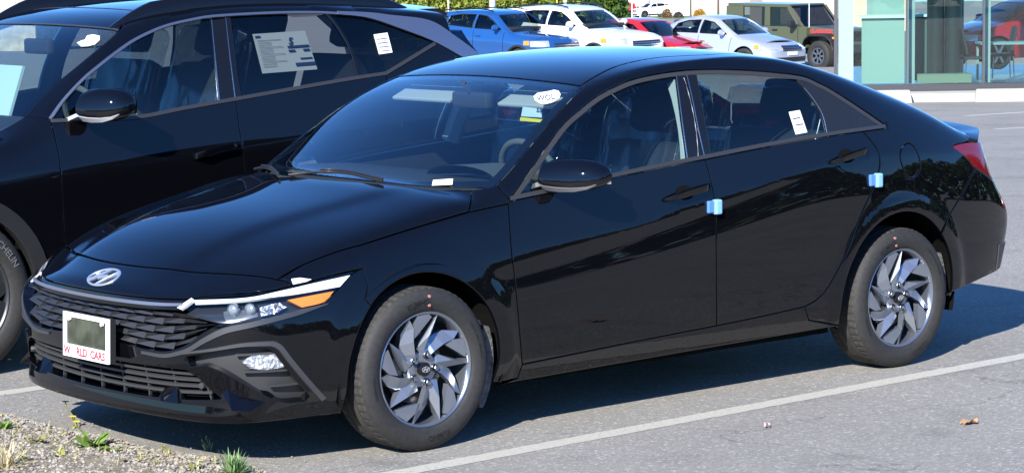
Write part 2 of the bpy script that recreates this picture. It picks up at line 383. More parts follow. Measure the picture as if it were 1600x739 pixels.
        for i in bi: low[i] = len(V); V.append((P0[i]-N[i]*depth).tolist())
        Fc = [tuple(f[::-1]) if flip else tuple(f) for f in F2]; nsurf = len(Fc)
        if depth > 0:
            for a, b in bed:
                Fc.append((a, b, low[b], low[a]) if flip else (b, a, low[a], low[b]))
        obs = []
        for mm in ([0, 1] if mirror else [0]):
            VV = np.array(V); NN = NS; FF = Fc
            if mm: VV = mir(VV); NN = mir(NS); FF = [f[::-1] for f in Fc]
            me = bpy.data.meshes.new(name); me.from_pydata(VV.tolist(), [], FF)
            me.polygons.foreach_set('use_smooth', [True]*nsurf+[False]*(len(FF)-nsurf))
            ln = []
            for i, f in enumerate(FF):
                ln += [tuple(NN[k]) for k in f] if i < nsurf else [(0, 0, 0)]*len(f)
            me.normals_split_custom_set(ln); me.update()
            obs.append(link(name, me, parent, m))
        return obs[0] if not mirror else obs
    def ribbon(s, name, curve, width, thick, m, parent, off=0., mirror=False, closed=False, up=None, side=0.):
        """a strip laid along a curve on the surface: width across, thick proud of it"""
        C = np.asarray(curve); N = s.G(C); Tn = np.gradient(C, axis=0); Tn /= np.linalg.norm(Tn, axis=1, keepdims=True)+1e-12
        B = np.cross(N, Tn); w = np.broadcast_to(np.asarray(width, float), (len(C),))[:, None]/2
        C = C+B*side; rings = []
        for i in range(len(C)):
            a = C[i]+N[i]*off
            rings.append([a-B[i]*w[i], a-B[i]*w[i]*.8+N[i]*thick, a+B[i]*w[i]*.8+N[i]*thick, a+B[i]*w[i], a+B[i]*w[i]*.6-N[i]*.004, a-B[i]*w[i]*.6-N[i]*.004])
        b = MB().loft(rings); o = b.build(name, m, parent, smooth=True, angle=35)
        if mirror:
            b.v = [(v[0], -v[1], v[2]) for v in b.v]; return [o, b.build(name, m, parent, smooth=True, angle=35)]
        return o
# ---------------------------------------------------------------- materials for vehicles
PAINT = mat('black_paint', (.0022, .0024, .0036), .02, spec=.5)
GLOSSB = mat('gloss_black_trim', (.006, .006, .007), .08)
SATIN = mat('satin_dark_trim', (.075, .078, .085), .38, metal=.55)
PLAST = mat('black_plastic', (.016, .016, .017), .5, bump=(900, .15, .0006))
GREYPL = mat('dark_grey_plastic', (.035, .036, .038), .45, bump=(700, .1, .0006))
RUBBER = mat('tyre_rubber', (.0145, .0145, .0147), .72, noise=(60, (.026, .0255, .0245), .25), bump=(300, .15, .0008))
TREAD = mat('tyre_tread_rubber', (.019, .0185, .018), .85, noise=(30, (.05, .046, .04), .2))
CHROME = mat('chrome_trim', (.75, .77, .8), .12, metal=1.)
SATCHR = mat('satin_chrome_trim', (.5, .52, .55), .25, metal=1.)
ALLOY = mat('grey_alloy', (.29, .32, .375), .3, metal=.75, coat=.5)
ALLOYD = mat('grey_alloy_rim', (.25, .275, .32), .24, metal=.8, coat=.5)
STEEL = mat('brake_steel', (.28, .27, .26), .38, metal=.9)
DARK = mat('matte_black', (.004, .004, .004), .9, spec=.1)
WHITE = mat('white_paper', (.82, .82, .8), .6)
WHITEPL = mat('white_plastic', (.8, .8, .8), .3)
INTER = mat('interior_black', (.026, .028, .032), .7)
INTERG = mat('interior_grey', (.10, .105, .11), .7)
INTERL = mat('interior_light_grey', (.42, .44, .44), .8)
PLASTFILM = glass('clear_plastic_wrap', (.86, .88, .9), 2.6, .12)
WSCREEN = glass('windscreen_glass', (.66, .77, .76), 3.5)
SIDEGL = glass('side_glass', (.60, .72, .72), 1.5)
PRIVACY = glass('privacy_glass', (.10, .115, .12), 1.3)
CLEAR = glass('clear_lens', (.93, .95, .96), 1.2)
REDL = mat('red_lens', (.16, .003, .007), .08, spec=.5)
AMBER = mat('amber_reflector', (.80, .25, .025), .22, bump=(260, .5, .002))
DRL = mat('white_light_guide', (.86, .88, .9), .22)
LETRED = mat('red_print', (.62, .03, .06), .5)
LETPALE = mat('pale_red_print', (.75, .5, .52), .5)
LETGREY = mat('grey_print', (.12, .13, .16), .6)
LETBLUE = mat('blue_print', (.05, .09, .22), .6)
YELLOW = mat('yellow_print', (.72, .62, .04), .5)
FOAM = mat('blue_foam', (.22, .46, .80), .7)
FOAMD = mat('blue_foam_base', (.08, .22, .55), .7)

class Sedan(Body):
    W = Sp((-1, .805), (-.6, .872), (-.3, .898), (0, .906), (.5, .905), (1.5, .906), (2.2, .910), (2.75, .917), (3.2, .90), (3.5, .848), (3.8, .757))
    zu = Sp((-1, .60), (-.3, .66), (.43, .745), (1.0, .815), (1.55, .885), (2.4, .965), (3.1, .95), (3.9, .93))
    zb = Sp((-.2, .90), (.55, .955), (1.0, .985), (1.52, 1.025), (2.1, 1.06), (2.7, 1.09), (3.2, 1.06), (3.9, 1.0))
    zc = Sp((-1, .66), (-.85, .7044), (-.7, .772), (-.4, .8717), (0, .9542), (.2, .986), (.28, .992), (.36, 1.032), (.5, 1.118), (.8, 1.281), (1, 1.353), (1.15, 1.389), (1.4, 1.425), (1.7, 1.443), (2, 1.445), (2.4, 1.393), (2.8, 1.285), (3.1, 1.175), (3.3, 1.085), (3.5, 1.045), (3.62, 1.068), (3.9, 1.12))
    crown = Sp((-1, .158), (-.4, .08), (.3, .054), (.8, .042), (1.1, .049), (1.6, .051), (2.3, .057), (2.9, .058), (3.3, .061), (3.9, .065))
    bow = Sp((-1, .24), (-.5, .044), (0, .061), (.25, .122), (1, .092), (1.3, .032), (2, .003), (2.6, -.016), (3.2, .002), (3.9, -.017))
    tum = Sp((-.5, 13.3), (1, 13.3), (2, 14.9), (2.7, 21.3), (3.2, 28.2), (3.9, 29.2))
    tumc = Sp((-.5, .75), (1, .75), (2, .7), (2.6, .75), (3.2, .6), (3.9, .5))
    xf = Sp((.1, -.835), (.17, -.919), (.25, -.921), (.4, -.936), (.5, -.9416), (.58, -.951), (.66, -.958), (.74, -.897), (.9, -.697))
    xr = Sp((.1, 3.559), (.25, 3.655), (.36, 3.718), (.5, 3.77), (.62, 3.783), (.75, 3.697), (.9, 3.616), (1, 3.64), (1.04, 3.706), (1.2, 3.775))
    band = Sp((-1, .02), (.45, .11), (1.2, .10), (2.0, .05), (2.4, .02), (3.9, .02))
    kb = Sp((-.5, .02), (.4, .012), (2.3, .012), (2.75, .05), (3.2, .12), (3.9, .1))
    kt = Sp((-1, .05), (0, .06), (.4, .05), (1, .03), (2.3, .03), (2.8, .08), (3.3, .06), (3.9, .03))
    tuck = .50; ridge = .011
    def Yl(s, x, z):
        zu = s.zu(x); zv = zu-s.band(x); fade = sg((x-.15)/.12)*sg((2.75-x)/.15)
        y = s.W(x)-.004-T(19)*hin(z-zu, .012)
        y = y+fade*(-T(9)*hin(zu-z, .01)+T(19)*hin(zv-z, .02)-T(10)*hin(zv-.08-z, .09))
        y = y-T(7)*hin(s.tuck-z, .16)-T(12)*hin(.31-z, .02)
        for ax in (0, 2.72):
            y = y+.013*sg((.455-np.hypot(x-ax, z-.316))/.012)
        return y
    def Yside(s, x, z):
        zb = s.zb(x); d = z-zb
        yg = s.Yl(x, zb)-.008-np.tan(np.radians(s.tum(x)))*d-s.tumc(x)*np.where(d > 0, d*d, 0)
        return smin(s.Yl(x, z), yg, s.kb(x))
    def Ztop(s, x, y):
        c = s.crown(x); return s.zc(x-s.bow(x)*y*y)-c*y*y-c*.6*y**4+s.ridge*sg((.16-x)/.05)*sg((x+.80)/.06)*sg((.43+.16*(x+.3)-y)/.025)
    def Xf(s, y, z): return s.xf(z)+.16*y**2+.35*np.maximum(y-.45, 0)**2+2.2*np.maximum(y-.62, 0)**2
    def Xr(s, y, z): return s.xr(z)-.10*y**2-1.2*np.maximum(y-.5, 0)**2
    def F(s, P):
        x, y, z = P[..., 0], np.abs(P[..., 1]), P[..., 2]
        f = smax((y-s.Yside(x, z))*.98, (z-s.Ztop(x, y))*.9, s.kt(x))
        f = smax(f, s.Xf(y, z)-x, .05)
        f = smax(f, x-s.Xr(y, z), .04)
        return smax(f, .17-z, .02)
    def sym(s, dom, pts, u1, n=28):
        """even curve fitted to a traced front line, from the centre to u1 on the near side"""
        P = s.px(*pts); q = s.to2d(dom, P)
        u, v = (q[:, 1], q[:, 0]) if dom == 'top' else (q[:, 0], q[:, 1])
        A = np.stack([u**0, u**2, u**4], 1); c = np.linalg.lstsq(A, v, rcond=None)[0]
        uu = np.linspace(0, u1, n); vv = c[0]+c[1]*uu**2+c[2]*uu**4
        q = np.stack([vv, uu], 1) if dom == 'top' else np.stack([uu, vv], 1)
        return s.lift(dom, q)[0]
    def arc(s, cx, cz, r, a0, a1, n=40):
        a = np.radians(np.linspace(a0, a1, n)); return s.lift('side', np.stack([cx+r*np.cos(a), cz+r*np.sin(a)], 1))[0]

E = Sedan(); ER = empty('sedan'); EP = ER
tag(ER, 'glossy black compact sedan with grey alloy wheels, parked nose toward the gravel edge', 'car')
def full(half):      # centre -> near half, mirrored to a far -> near line
    return np.vstack([mir(half)[::-1], half[1:]])
px = E.px
# --- traced lines (photo pixels) laid on the body surface
hf = E.sym('top', [(85.6, 393.4), (139.5, 404), (224.8, 416), (344, 425), (432, 430.6)], -.752)
hs = np.vstack([hf[-1:], px((473.6, 413), (504, 401), (537, 389.7), (572.6, 380), (636, 360), (700, 341), (733, 331.5))])

cow = lambda y: .105+.53*y*y
hr = E.lift('top', np.array([[cow(y), -y] for y in np.linspace(0, .712, 24)]))[0]
hood = E.panel('hood', [full(hf), hs[1:], px((733, 331.5), (736, 312), (736, 298)), hr[::-1][1:], mir(hr), mir(px((733, 331.5), (736, 312), (736, 298)))[::-1], mir(hs)[::-1]], 'top', PAINT, EP, gap=.0025, h=.02)
# windscreen, cowl, roof
wt = E.sym('top', [(625, 120), (672.5, 117.5), (747.5, 118.7), (835, 125), (909.5, 134.6)], -.618)
wa = px((909.5, 134.6), (884, 163), (858, 192), (826, 231), (797, 266), (776, 288))
wb = E.lift('top', np.array([[.215+.36*y*y, -y] for y in np.linspace(.772, 0, 24)]))[0]
ws = E.panel('windscreen', [full(wt), wa, wb, mir(wb)[::-1], mir(wa)[::-1]], 'top', WSCREEN, EP, gap=.003, h=.04, off=-.003, depth=.004, edge=0)
# black ceramic border round the glass, on its inner face
def inset_band(name, loop, dom, w, m, off, parent=None, h=.04):
    L = E.to2d(dom, np.vstack(loop)); L = resample_loop(L, .03)
    if area(L) < 0: L = L[::-1]
    I = resample_loop(offset_poly(L, w), .03)
    z = lambda q: E.lift(dom, q)[0]
    return E.panel(name, [z(L)], dom, m, parent, gap=.004, holes=[[z(I)]], h=h, off=off, depth=.002, edge=0)
inset_band('glass_border', [full(wt), wa, wb, mir(wb)[::-1], mir(wa)[::-1]], 'top', .045, GLOSSB, -.0075, ws)
cq = E.lift('top', np.array([[.20+.38*y*y, -y] for y in np.linspace(0, .75, 24)]))[0]
E.panel('cowl', [full(hr), mir(cq)[::-1] if 0 else full(cq)[::-1]], 'top', PLAST, EP, gap=.001, h=.04, off=-.022, depth=.01, edge=0)
rd = px((909.5, 134.6), (914, 130), (932.6, 118.7), (957, 106.4), (989, 97), (1027, 90.5), (1065, 87.8), (1100, 86.3))
rdx = E.lift('top', np.array([[x, -.617-.004*math.sin(x*2)] for x in np.linspace(rd[-1, 0]+.06, 2.40, 16)]))[0]
yr = rd[-1, 1]; rdx = E.lift('top', np.array([[x, yr+(x-rd[-1, 0])*.045] for x in np.linspace(rd[-1, 0]+.06, 2.42, 16)]))[0]
rd = np.vstack([rd, rdx])
rb = E.lift('top', np.array([[2.40+.05*(y/.6)**2, -y] for y in np.linspace(-rd[-1, 1], 0, 16)]))[0]
print('roof ditch', rd[0], rd[len(rd)-17], rd[-1])
E.panel('roof', [full(wt), rd[1:], rb, mir(rb)[::-1], mir(rd)[::-1]], 'top', PAINT, EP, gap=.004, h=.05)
E.ribbon('roof_moulding', rd, .012, -.001, PLAST, EP, off=-.004, mirror=True)
# rear screen and boot lid
b0 = rd[-1]; b1 = np.array([3.17, -.60, 1.1])
bs = E.lift('top', np.array([[2.42+(3.17-2.42)*t, rd[-1, 1]*(1-t)+-.61*t] for t in np.linspace(0, 1, 16)]))[0]
bb = E.lift('top', np.array([[3.17+.06*(1-(y/.61)**2), -y] for y in np.linspace(.61, 0, 16)]))[0]
E.panel('rear_screen', [full(rb[::-1]), bs, bb, mir(bb)[::-1], mir(bs)[::-1]], 'top', SIDEGL, EP, gap=.004, h=.05, off=-.003, depth=.004, edge=0)
tc = np.vstack([bs[-1:], E.lift('top', cr([(3.20, -.64), (3.25, -.69), (3.295, -.74)], .02))[0], px((1516, 217.5), (1517, 218))])
trx = E.lift('rear', np.array([[u, .985] for u in np.linspace(E.to2d('rear', tc[-1:])[0, 0], 0, 14)]))[0]
print('trunk cut', tc)
lid_end = E.lift('top', np.array([[3.50-.10*y*y-.25*max(y-.5, 0)**2, -y] for y in np.linspace(.70, 0, 14)]))[0]
E.panel('boot_lid', [full(bb[::-1]), tc[1:-1], lid_end, mir(lid_end)[::-1], mir(tc[1:-1])[::-1]], 'cyl', PAINT, EP, gap=.0025, h=.03)
sec = []
for y in np.r_[np.linspace(0, .60, 10), .66, .72, .77]:
    k = float(np.clip((y-.62)/.15, 0, 1)); q = E.lift('top', np.array([[3.50-.10*y*y-.25*max(y-.5, 0)**2-.10*k, -y]]))[0][0]; zt = q[2]+.004-.018*k*k
    sec.append([(q[0]-.03, -y, q[2]-.004), (q[0], -y, q[2]+.0005), (q[0]+.135-.06*k, -y, zt), (q[0]+.132-.06*k, -y, zt-.010), (q[0]+.10-.05*k, -y, zt-.045+.02*k), (q[0]+.08-.04*k, -y, .955)])
MB().loft([[(a, -b_, c) for a, b_, c in r] for r in sec[:0:-1]]+sec, closed=True).build('boot_spoiler', PAINT, EP, smooth=True, angle=35)
E.panel('boot_face', [E.lift('rear', np.array([[u, z] for z, us in ((.99, np.linspace(.55, -.55, 20)), (.962, np.linspace(-.55, .55, 20))) for u in us]))[0]], 'rear', PAINT, EP, gap=.001, h=.03, edge=0)
# ---- near side openings
dlo = px((799, 310), (826, 272), (854, 231), (881, 194.5), (906, 172), (932.6, 151), (961, 135.8), (989.4, 124.4), (1027, 116), (1065, 110.8), (1111, 108.5), (1163, 109.8), (1214, 113.7), (1255, 119.2), (1278.5, 129), (1300, 140), (1340.6, 166), (1386, 197))
belt = px((799, 314), (880, 297), (959.6, 278), (980, 273.5), (1040, 261), (1100, 249.5), (1180, 233.5), (1240, 222.5), (1300, 212.5), (1345, 206), (1385, 200.5))
gf = px((794.5, 318), (797.7, 366), (800.5, 400), (807.6, 464), (816.5, 569))
gB = px((1101.5, 249), (1109, 275), (1115.5, 305), (1118.5, 345), (1119.5, 400), (1120, 508.6))
db1 = px((816.5, 569), (918, 548.5), (1020, 528), (1120, 508.6)); db2 = px((1120, 508.6), (1190, 494), (1258, 478.5))
dr = px((1258, 478.5), (1276, 468), (1290, 454), (1305, 430), (1323, 394), (1338, 354), (1351, 323), (1363, 297), (1373.5, 266), (1375, 250), (1371, 234), (1360, 219), (1348, 205.5))
RA, RR, RCX = .364, .387, 2.695
fa = lambda a, b: E.arc(0, .318, RA, a, b); ra = lambda a, b: E.arc(RCX, .318, RR, a, b)
ibelt = lambda a, b: belt[(belt[:, 0] > a-1e-6) & (belt[:, 0] < b+1e-6)]
xB = gB[0, 0]; xR = dr[-1, 0]
def crease_rows(s, x0, x1):
    x = np.arange(x0, x1, .012); out = []
    for c, d in ((s.zu(x), (-.055, -.035, -.02, -.009, -.003, .003, .009, .02, .035, .055)), (s.zu(x)-s.band(x), (-.03, -.012, 0, .012, .03))): out += [np.stack([x, c+k], 1) for k in d]
    return out
CR = crease_rows(E, .4, 2.7)
door1 = E.panel('front_door', [belt[(belt[:, 0] > gf[0, 0]) & (belt[:, 0] < xB)], gB, db1[::-1], gf[::-1]], 'side', PAINT, EP, gap=.0024, mirror=True, feat=CR)
door2 = E.panel('rear_door', [belt[(belt[:, 0] > xB) & (belt[:, 0] < xR)], dr[::-1], db2[::-1], gB[::-1]], 'side', PAINT, EP, gap=.0024, mirror=True, feat=CR)
# fender: hood edge, door gap, sill, arch, bumper seam, headlamp
hl_top = px((566, 419), (542, 424.5), (519, 429.7), (487.5, 438), (457.5, 445.5))
seam = px((566, 419), (572, 436), (574, 452), (570, 468))
fend_in = px((457.5, 445.5), (447, 438)); fend_in = np.vstack([fend_in, hf[-1:]])
f_sill = E.lift('side', np.array([[x, .2+.0*x] for x in np.linspace(.37, .395, 3)]))[0]
gf2 = np.vstack([gf, E.lift('side', np.array([[gf[-1, 0]-.01, .215]]))[0]])
a_s = math.degrees(math.atan2(seam[-1, 2]-.318, seam[-1, 0]))
print('seam end', seam[-1], a_s, np.hypot(seam[-1, 0], seam[-1, 2]-.318))
E.panel('front_wing', [hs, px((733, 331.5), (794.5, 318))[1:], gf2[1:], E.arc(0, .318, RA, -15, 180-30, 60) if 0 else fa(-16, a_s), seam[::-1], hl_top[1:], fend_in[1:]], 'cyl', PAINT, EP, gap=.0022, mirror=True, h=.02)
E.panel('cowl_side', [px((736, 297), (736, 312), (733, 331.5)), px((733, 331.5), (794.5, 318))[1:], px((794.5, 318), (797, 312), (776, 288))[1:], px((776, 288), (760, 293.5), (736, 297))[1:]], 'cyl', PAINT, EP, gap=.0022, mirror=True, h=.02)
# side frame: pillars, roof rail, rear quarter
fuel_c = np.array([2.787, .925]); fa_ = np.linspace(0, 2*np.pi, 48, endpoint=False)
fr_ = .073*(np.abs(np.cos(fa_-.35))**2.6+np.abs(np.sin(fa_-.35))**2.6)**(-1/2.6)
fuel = E.lift('side', np.stack([fuel_c[0]+fr_*np.cos(fa_)*.92, fuel_c[1]+fr_*np.sin(fa_)], 1))[0]
bseam = px((1524, 262.5), (1515, 281), (1504.7, 301), (1493, 320), (1480, 342))
tl = dict(top=px((1491, 227), (1507, 223), (1521, 221)), low=px((1491, 231), (1522, 254.5), (1552, 281)))
ang = lambda P: math.degrees(math.atan2(P[2]-.318, P[0]-RCX))
rock_b = E.lift('side', np.array([[x, .2+.014*(x-.4)] for x in np.linspace(.4, 2.30, 40)]))[0]
rk = E.lift('side', np.array([[2.34, .228]]))[0]
E.panel('side_frame', [dlo, px((1386, 197), (1385, 200.5))[1:], belt[belt[:, 0] > xR][::-1], dr[::-1], np.vstack([px((1258, 478.5), (1264, 500)), ]), ra(193, ang(bseam[-1])), bseam[::-1], px((1524, 262.5), (1508, 243), (1490.5, 230))[1:], px((1490.5, 227), (1507, 223), (1516.6, 217.8)), tc[::-1][1:], bs[::-1][1:], rd[::-1][1:], wa[1:], px((776, 288), (797, 312))[1:]], 'cyl', PAINT, EP, gap=.0022, holes=[[fuel]], mirror=True, h=.022)
E.panel('fuel_flap', [fuel], 'side', PAINT, EP, gap=.0022, mirror=True)
E.panel('sill', [np.vstack([gf2[-1:], gf[-1:]]), db1[1:], db2[1:], px((1258, 478.5), (1264, 500))[1:], ra(193, 196), rock_b[::-1]], 'side', PAINT, EP, gap=.0022, mirror=True, h=.02, depth=.03)
# glazing
fg = [px((801, 309), (827, 272), (855, 232), (882, 195.5), (907, 173), (933.5, 152), (962, 136.8), (990, 125.4), (1027.5, 117), (1057, 112.7)), px((1057, 112.7), (1062, 150), (1068.5, 200), (1076, 252))[1:], belt[(belt[:, 0] < E.hit([(1076, 252)])[0, 0]) & (belt[:, 0] > .45)][::-1]]
E.panel('door_glass', fg, 'side', SIDEGL, EP, gap=.003, off=-.012, depth=.004, edge=0, h=.04, mirror=True)
e1 = px((1057, 112.7), (1062, 150), (1068.5, 200), (1076, 253)); e2 = px((1072.5, 110.5), (1082, 150), (1092, 200), (1102.5, 248)); e3 = px((1089, 109.5), (1097, 150), (1106, 200), (1114, 246))
E.panel('pillar_cover', [e1, e2[::-1]], 'side', GLOSSB, EP, gap=.0015, off=-.006, mirror=True)
E.panel('pillar_cover', [e2, e3[::-1]], 'side', GLOSSB, EP, gap=.0015, off=-.006, mirror=True)
e4 = px((1241, 117), (1250, 128), (1266, 146), (1280, 166), (1288.5, 184), (1295, 214))
rg = [e3, ibelt(e3[-1, 0], e4[-1, 0]), e4[::-1], dlo[(dlo[:, 0] < e4[0, 0]) & (dlo[:, 0] > e3[0, 0])][::-1]]
E.panel('door_glass', rg, 'side', SIDEGL, EP, gap=.003, off=-.012, depth=.004, edge=0, h=.04, mirror=True)
QTR = mat('textured_black_trim', (.012, .012, .013), .3, bump=(38, .3, .008))
E.panel('quarter_cover', [e4, belt[belt[:, 0] > e4[-1, 0]], dlo[dlo[:, 0] > e4[0, 0]][::-1]], 'side', QTR, EP, gap=.0015, off=-.006, mirror=True)
TRIM = mat('window_trim', (.045, .045, .047), .32, metal=.3)
E.ribbon('window_trim', dlo, .021, .003, TRIM, EP, off=-.006, side=-.0115, mirror=True)
E.ribbon('belt_trim', belt, .019, .004, TRIM, EP, off=-.004, side=.0105, mirror=True)
for e in (e1, e2): E.ribbon('pillar_strip', e, .0045, .001, SATCHR, EP, off=-.004, mirror=True)
E.ribbon('pillar_strip', e4[4:], .0045, .001, SATCHR, EP, off=-.006, mirror=True)
# ---------------------------------------------------------------- sedan: front end
def half0(P):        # cut a traced line at the centre plane, near part first point at y = 0
    P = np.asarray(P); k = [i for i in range(len(P)-1) if (P[i, 1] <= 0) != (P[i+1, 1] <= 0)]
    if k:
        i = k[0]; t = P[i, 1]/(P[i, 1]-P[i+1, 1]); c = P[i]+(P[i+1]-P[i])*t
        A = P[:i+1] if P[i, 1] <= 0 else P[i+1:][::-1]
        P = np.vstack([A, c])
    return P[::-1] if abs(P[-1, 1]) < abs(P[0, 1]) else P
uof = lambda *q: E.to2d('front', E.hit([q]))[0, 0]
st = E.sym('front', [(52, 435), (97.5, 445.5), (175, 458), (243, 464), (299, 464.5)], uof(299, 464.5))
sb = E.sym('front', [(48, 452.3), (97.5, 465), (175, 475.6), (243, 480.4), (276.5, 480.4)], uof(276.5, 480.4))
hl_t2 = px((457.5, 445.5), (429, 452), (395.6, 456.5), (348.7, 459.5), (320, 462)); hl_t2 = np.vstack([hl_t2, st[-1:]])
E.panel('nose_panel', [full(hf), fend_in[::-1][1:], hl_t2[1:], st[::-1][1:], mir(st)[1:], mir(hl_t2)[::-1][1:], mir(fend_in)[1:]], 'front', PAINT, EP, gap=.002, h=.02)
E.panel('grille_strip', [full(st), np.vstack([st[-1:], sb[-1:]]), sb[::-1][1:], mir(sb)[1:]], 'front', GLOSSB, EP, gap=.001, off=-.003, h=.02)
mid = .52*st[:len(st)]+.48*sb; E.ribbon('light_bar', full(E.lift('front', E.to2d('front', mid))[0]), .014, .002, mat('light_bar', (.13, .15, .20), .3, metal=.3), EP, off=-.002)
# headlamp
hl_low = px((566, 419), (549, 430), (532.5, 448.4), (504, 474.7)), px((504, 474.7), (467, 485), (429, 494.4), (382.5, 502), (343, 506))
hl_low = np.vstack([hl_low[0], hl_low[1][1:]])
hl_in = np.vstack([px((343, 506), (310, 493), (277, 480)), st[-1:]])
hl_loop = [hl_top, hl_t2[1:], hl_in[::-1], hl_low[::-1]]
E.panel('headlamp_lens', hl_loop, 'front', CLEAR, EP, gap=.003, depth=.0, edge=0, mirror=True)
HLB = mat('headlamp_bezel', (.02, .022, .026), .22)
E.panel('headlamp_housing', hl_loop, 'front', HLB, EP, gap=.002, off=-.045, depth=-.04, edge=0, mirror=True)
E.panel('daytime_light', [px((303, 467.5), (382, 464.2), (438.7, 453.6), (495, 441), (548, 429.5)), px((548, 429.5), (532, 447.5))[1:], px((532, 447.5), (467, 458.7), (420, 464.0), (363.7, 468.9), (303.7, 471.2))[1:]], 'front', DRL, EP, gap=0, off=-.004, depth=.012, edge=0, mirror=True)
E.panel('daytime_light', [px((276.5, 480.4), (299, 465.2)), px((303, 468), (283, 483))], 'front', DRL, EP, gap=0, off=-.0005, depth=.012, edge=0, mirror=True)
E.panel('turn_reflector', [px((451, 467.5), (524, 454)), px((524, 454), (508, 471), (474, 479.6))[1:]], 'front', AMBER, EP, gap=0, off=-.012, depth=.02, edge=0, mirror=True)
for (cx_, cy_, w_, m_) in ((365, 487, .024, 'p'), (392, 485.5, .022, 'p')):
    P = E.hit([(cx_, cy_)])[0]; n = E.G(P[None])[0]
    for sgn in (1, -1):
        b = MB(); b.lathe([(w_*1.05, -.01), (w_*1.02, .004), (w_*.9, .004), (w_*.88, -.02)], 24, 'z'); b2 = MB(); b2.lathe([(w_*.86*math.cos(a), .002+w_*.45*math.sin(a)) for a in np.linspace(0, math.pi/2, 7)], 24, 'z')
        q = Vector((-.72, -.30*sgn, .05)).normalized().to_track_quat('Z', 'Y').to_matrix().to_4x4()
        Mx = Matrix.Translation(Vector((P[0]+.022, (P[1]+.034)*sgn, P[2]))) @ q
        pr = b.xf(Mx).build('projector_ring', SATCHR, EP, smooth=True); b2.xf(Mx).build('projector_lens', mat('projector_glass', (.45, .48, .5), .06, metal=.6), pr, smooth=True)
E.panel('lamp_reflector', [px((404, 474), (440, 470)), px((452, 478), (432, 489), (410, 493))], 'front', mat('lamp_chrome', (.6, .62, .65), .16, metal=1., bump=(55, 1., .02)), EP, gap=0, off=-.028, depth=.01, edge=0, mirror=True)
E.panel('lamp_reflector', [px((345, 476), (352, 474)), px((398, 474), (406, 492)), px((380, 497), (350, 499))], 'front', mat('lamp_grey', (.16, .17, .18), .25, metal=.6), EP, gap=0, off=-.038, depth=.01, edge=0, mirror=True)
# grille
gl = half0(px((343, 506), (318, 519), (295, 536), (274, 545.5), (252, 548.5), (220, 543.5), (179, 533.5), (150, 528)))
gl = gl if gl[0, 1] > gl[-1, 1] else gl[::-1]
g_side = px((277, 480), (310, 493), (343, 506))
grl = [full(sb), g_side[1:], gl[::-1][1:], mir(gl)[1:], mir(g_side)[::-1][1:]]
GRL = mat('grille_black', (.022, .023, .026), .28)
E.panel('grille_back', grl, 'front', DARK, EP, gap=0, off=-.055, depth=0, edge=0, h=.05)
sbu = E.to2d('front', full(sb)); glu = E.to2d('front', np.vstack([gl, ]))
glu = np.vstack([np.stack([-glu[:, 0], glu[:, 1]], 1), glu]); glu = glu[np.argsort(glu[:, 0])]
def gz(u, t):
    g_s = E.to2d('front', g_side); hi = np.interp(abs(u), np.r_[np.sort(np.abs(sbu[:, 0])), g_s[1:, 0]], np.r_[sbu[np.argsort(np.abs(sbu[:, 0])), 1], g_s[1:, 1]])
    lo = np.interp(u, glu[:, 0], glu[:, 1]); return hi+(lo-hi)*t
umax = abs(glu[:, 0]).max()
NR, NC = 5, 13
for r in range(NR):
    for c in range(NC):
        k = (r % 2)*.5; us = [(-1+2*(c+k+e)/NC)*umax*.985 for e in (0, .30, 1.0)]
        if us[2] > umax*.99: continue
        t0, t1 = (r+.06)/NR, (r+.94)/NR
        q = [(us[0], gz(us[0], t0+.02), -.042), (us[2], gz(us[2], t0), -.045), (us[2], gz(us[2], t1), -.030), (us[0], gz(us[0], t1), -.030), (us[1], gz(us[1], t0+.55*(t1-t0)), -.006)]
        if abs(q[0][1]-q[3][1]) < .012: continue
        P, N = E.lift('front', np.array([[a, b] for a, b, _ in q])); P = P+N*np.array([[o] for *_, o in q])
        link('grille_fin', pymesh('grille_fin', P, [(0, 4, 1), (1, 4, 2), (2, 4, 3), (3, 4, 0), (3, 0, 1, 2)]), EP, GRL)
# lower bumper cover with intake and vents
it_ = E.sym('front', [(49, 536.5), (86.5, 545.5), (214.5, 566), (289, 571)], uof(289, 571))
ib_ = E.sym('front', [(76, 588), (119, 597), (208.6, 612), (266, 621), (345, 625)], uof(347, 625.5))
i_side = np.vstack([it_[-1:], px((305, 586), (325, 605)), ib_[-1:]])
intake = [full(it_), i_side[1:], ib_[::-1][1:], mir(ib_)[1:], mir(i_side)[::-1][1:]]
vent = [px((292, 557), (340, 549.5), (379, 544), (417, 544)), px((427, 550), (457, 588), (484, 619)), px((476, 627), (430, 624), (335, 575), (296, 572))]
ventm = [mir(v) for v in vent]
fa_b = np.vstack([E.arc(0, .318, RA, a_s, 188, 36), E.lift('side', np.array([[-.366, .215], [-.368, .19]]))[0]])
bzs = E.to2d('front', fa_b[-1:])[0]
bot = E.lift('front', np.array([[u, .188+.012*(1-(u/bzs[0])**2)*0] for u in np.linspace(bzs[0], 0, 40)]))[0]
cover = E.panel('front_bumper', [full(gl), hl_low[::-1][0:], seam[1:], fa_b, bot[1:], mir(bot)[::-1][1:], mir(fa_b)[::-1], mir(seam)[::-1], mir(hl_low)], 'front', PAINT, EP, gap=.0005, holes=[intake, vent, ventm], h=.02, depth=.045, edge=.003)
E.panel('front_lip', [full(bot[::-1]), E.lift('front', np.array([[u, .165] for u in np.linspace(bzs[0], -bzs[0], 60)]))[0]], 'front', PLAST, EP, gap=.001, off=-.006, h=.03, edge=0)
E.panel('intake_back', intake, 'front', DARK, EP, gap=-.01, off=-.09, depth=0, edge=0, h=.05)
itu, ibu = E.to2d('front', full(it_)), E.to2d('front', full(ib_)); uu = np.linspace(ibu[0, 0], ibu[-1, 0], 60)
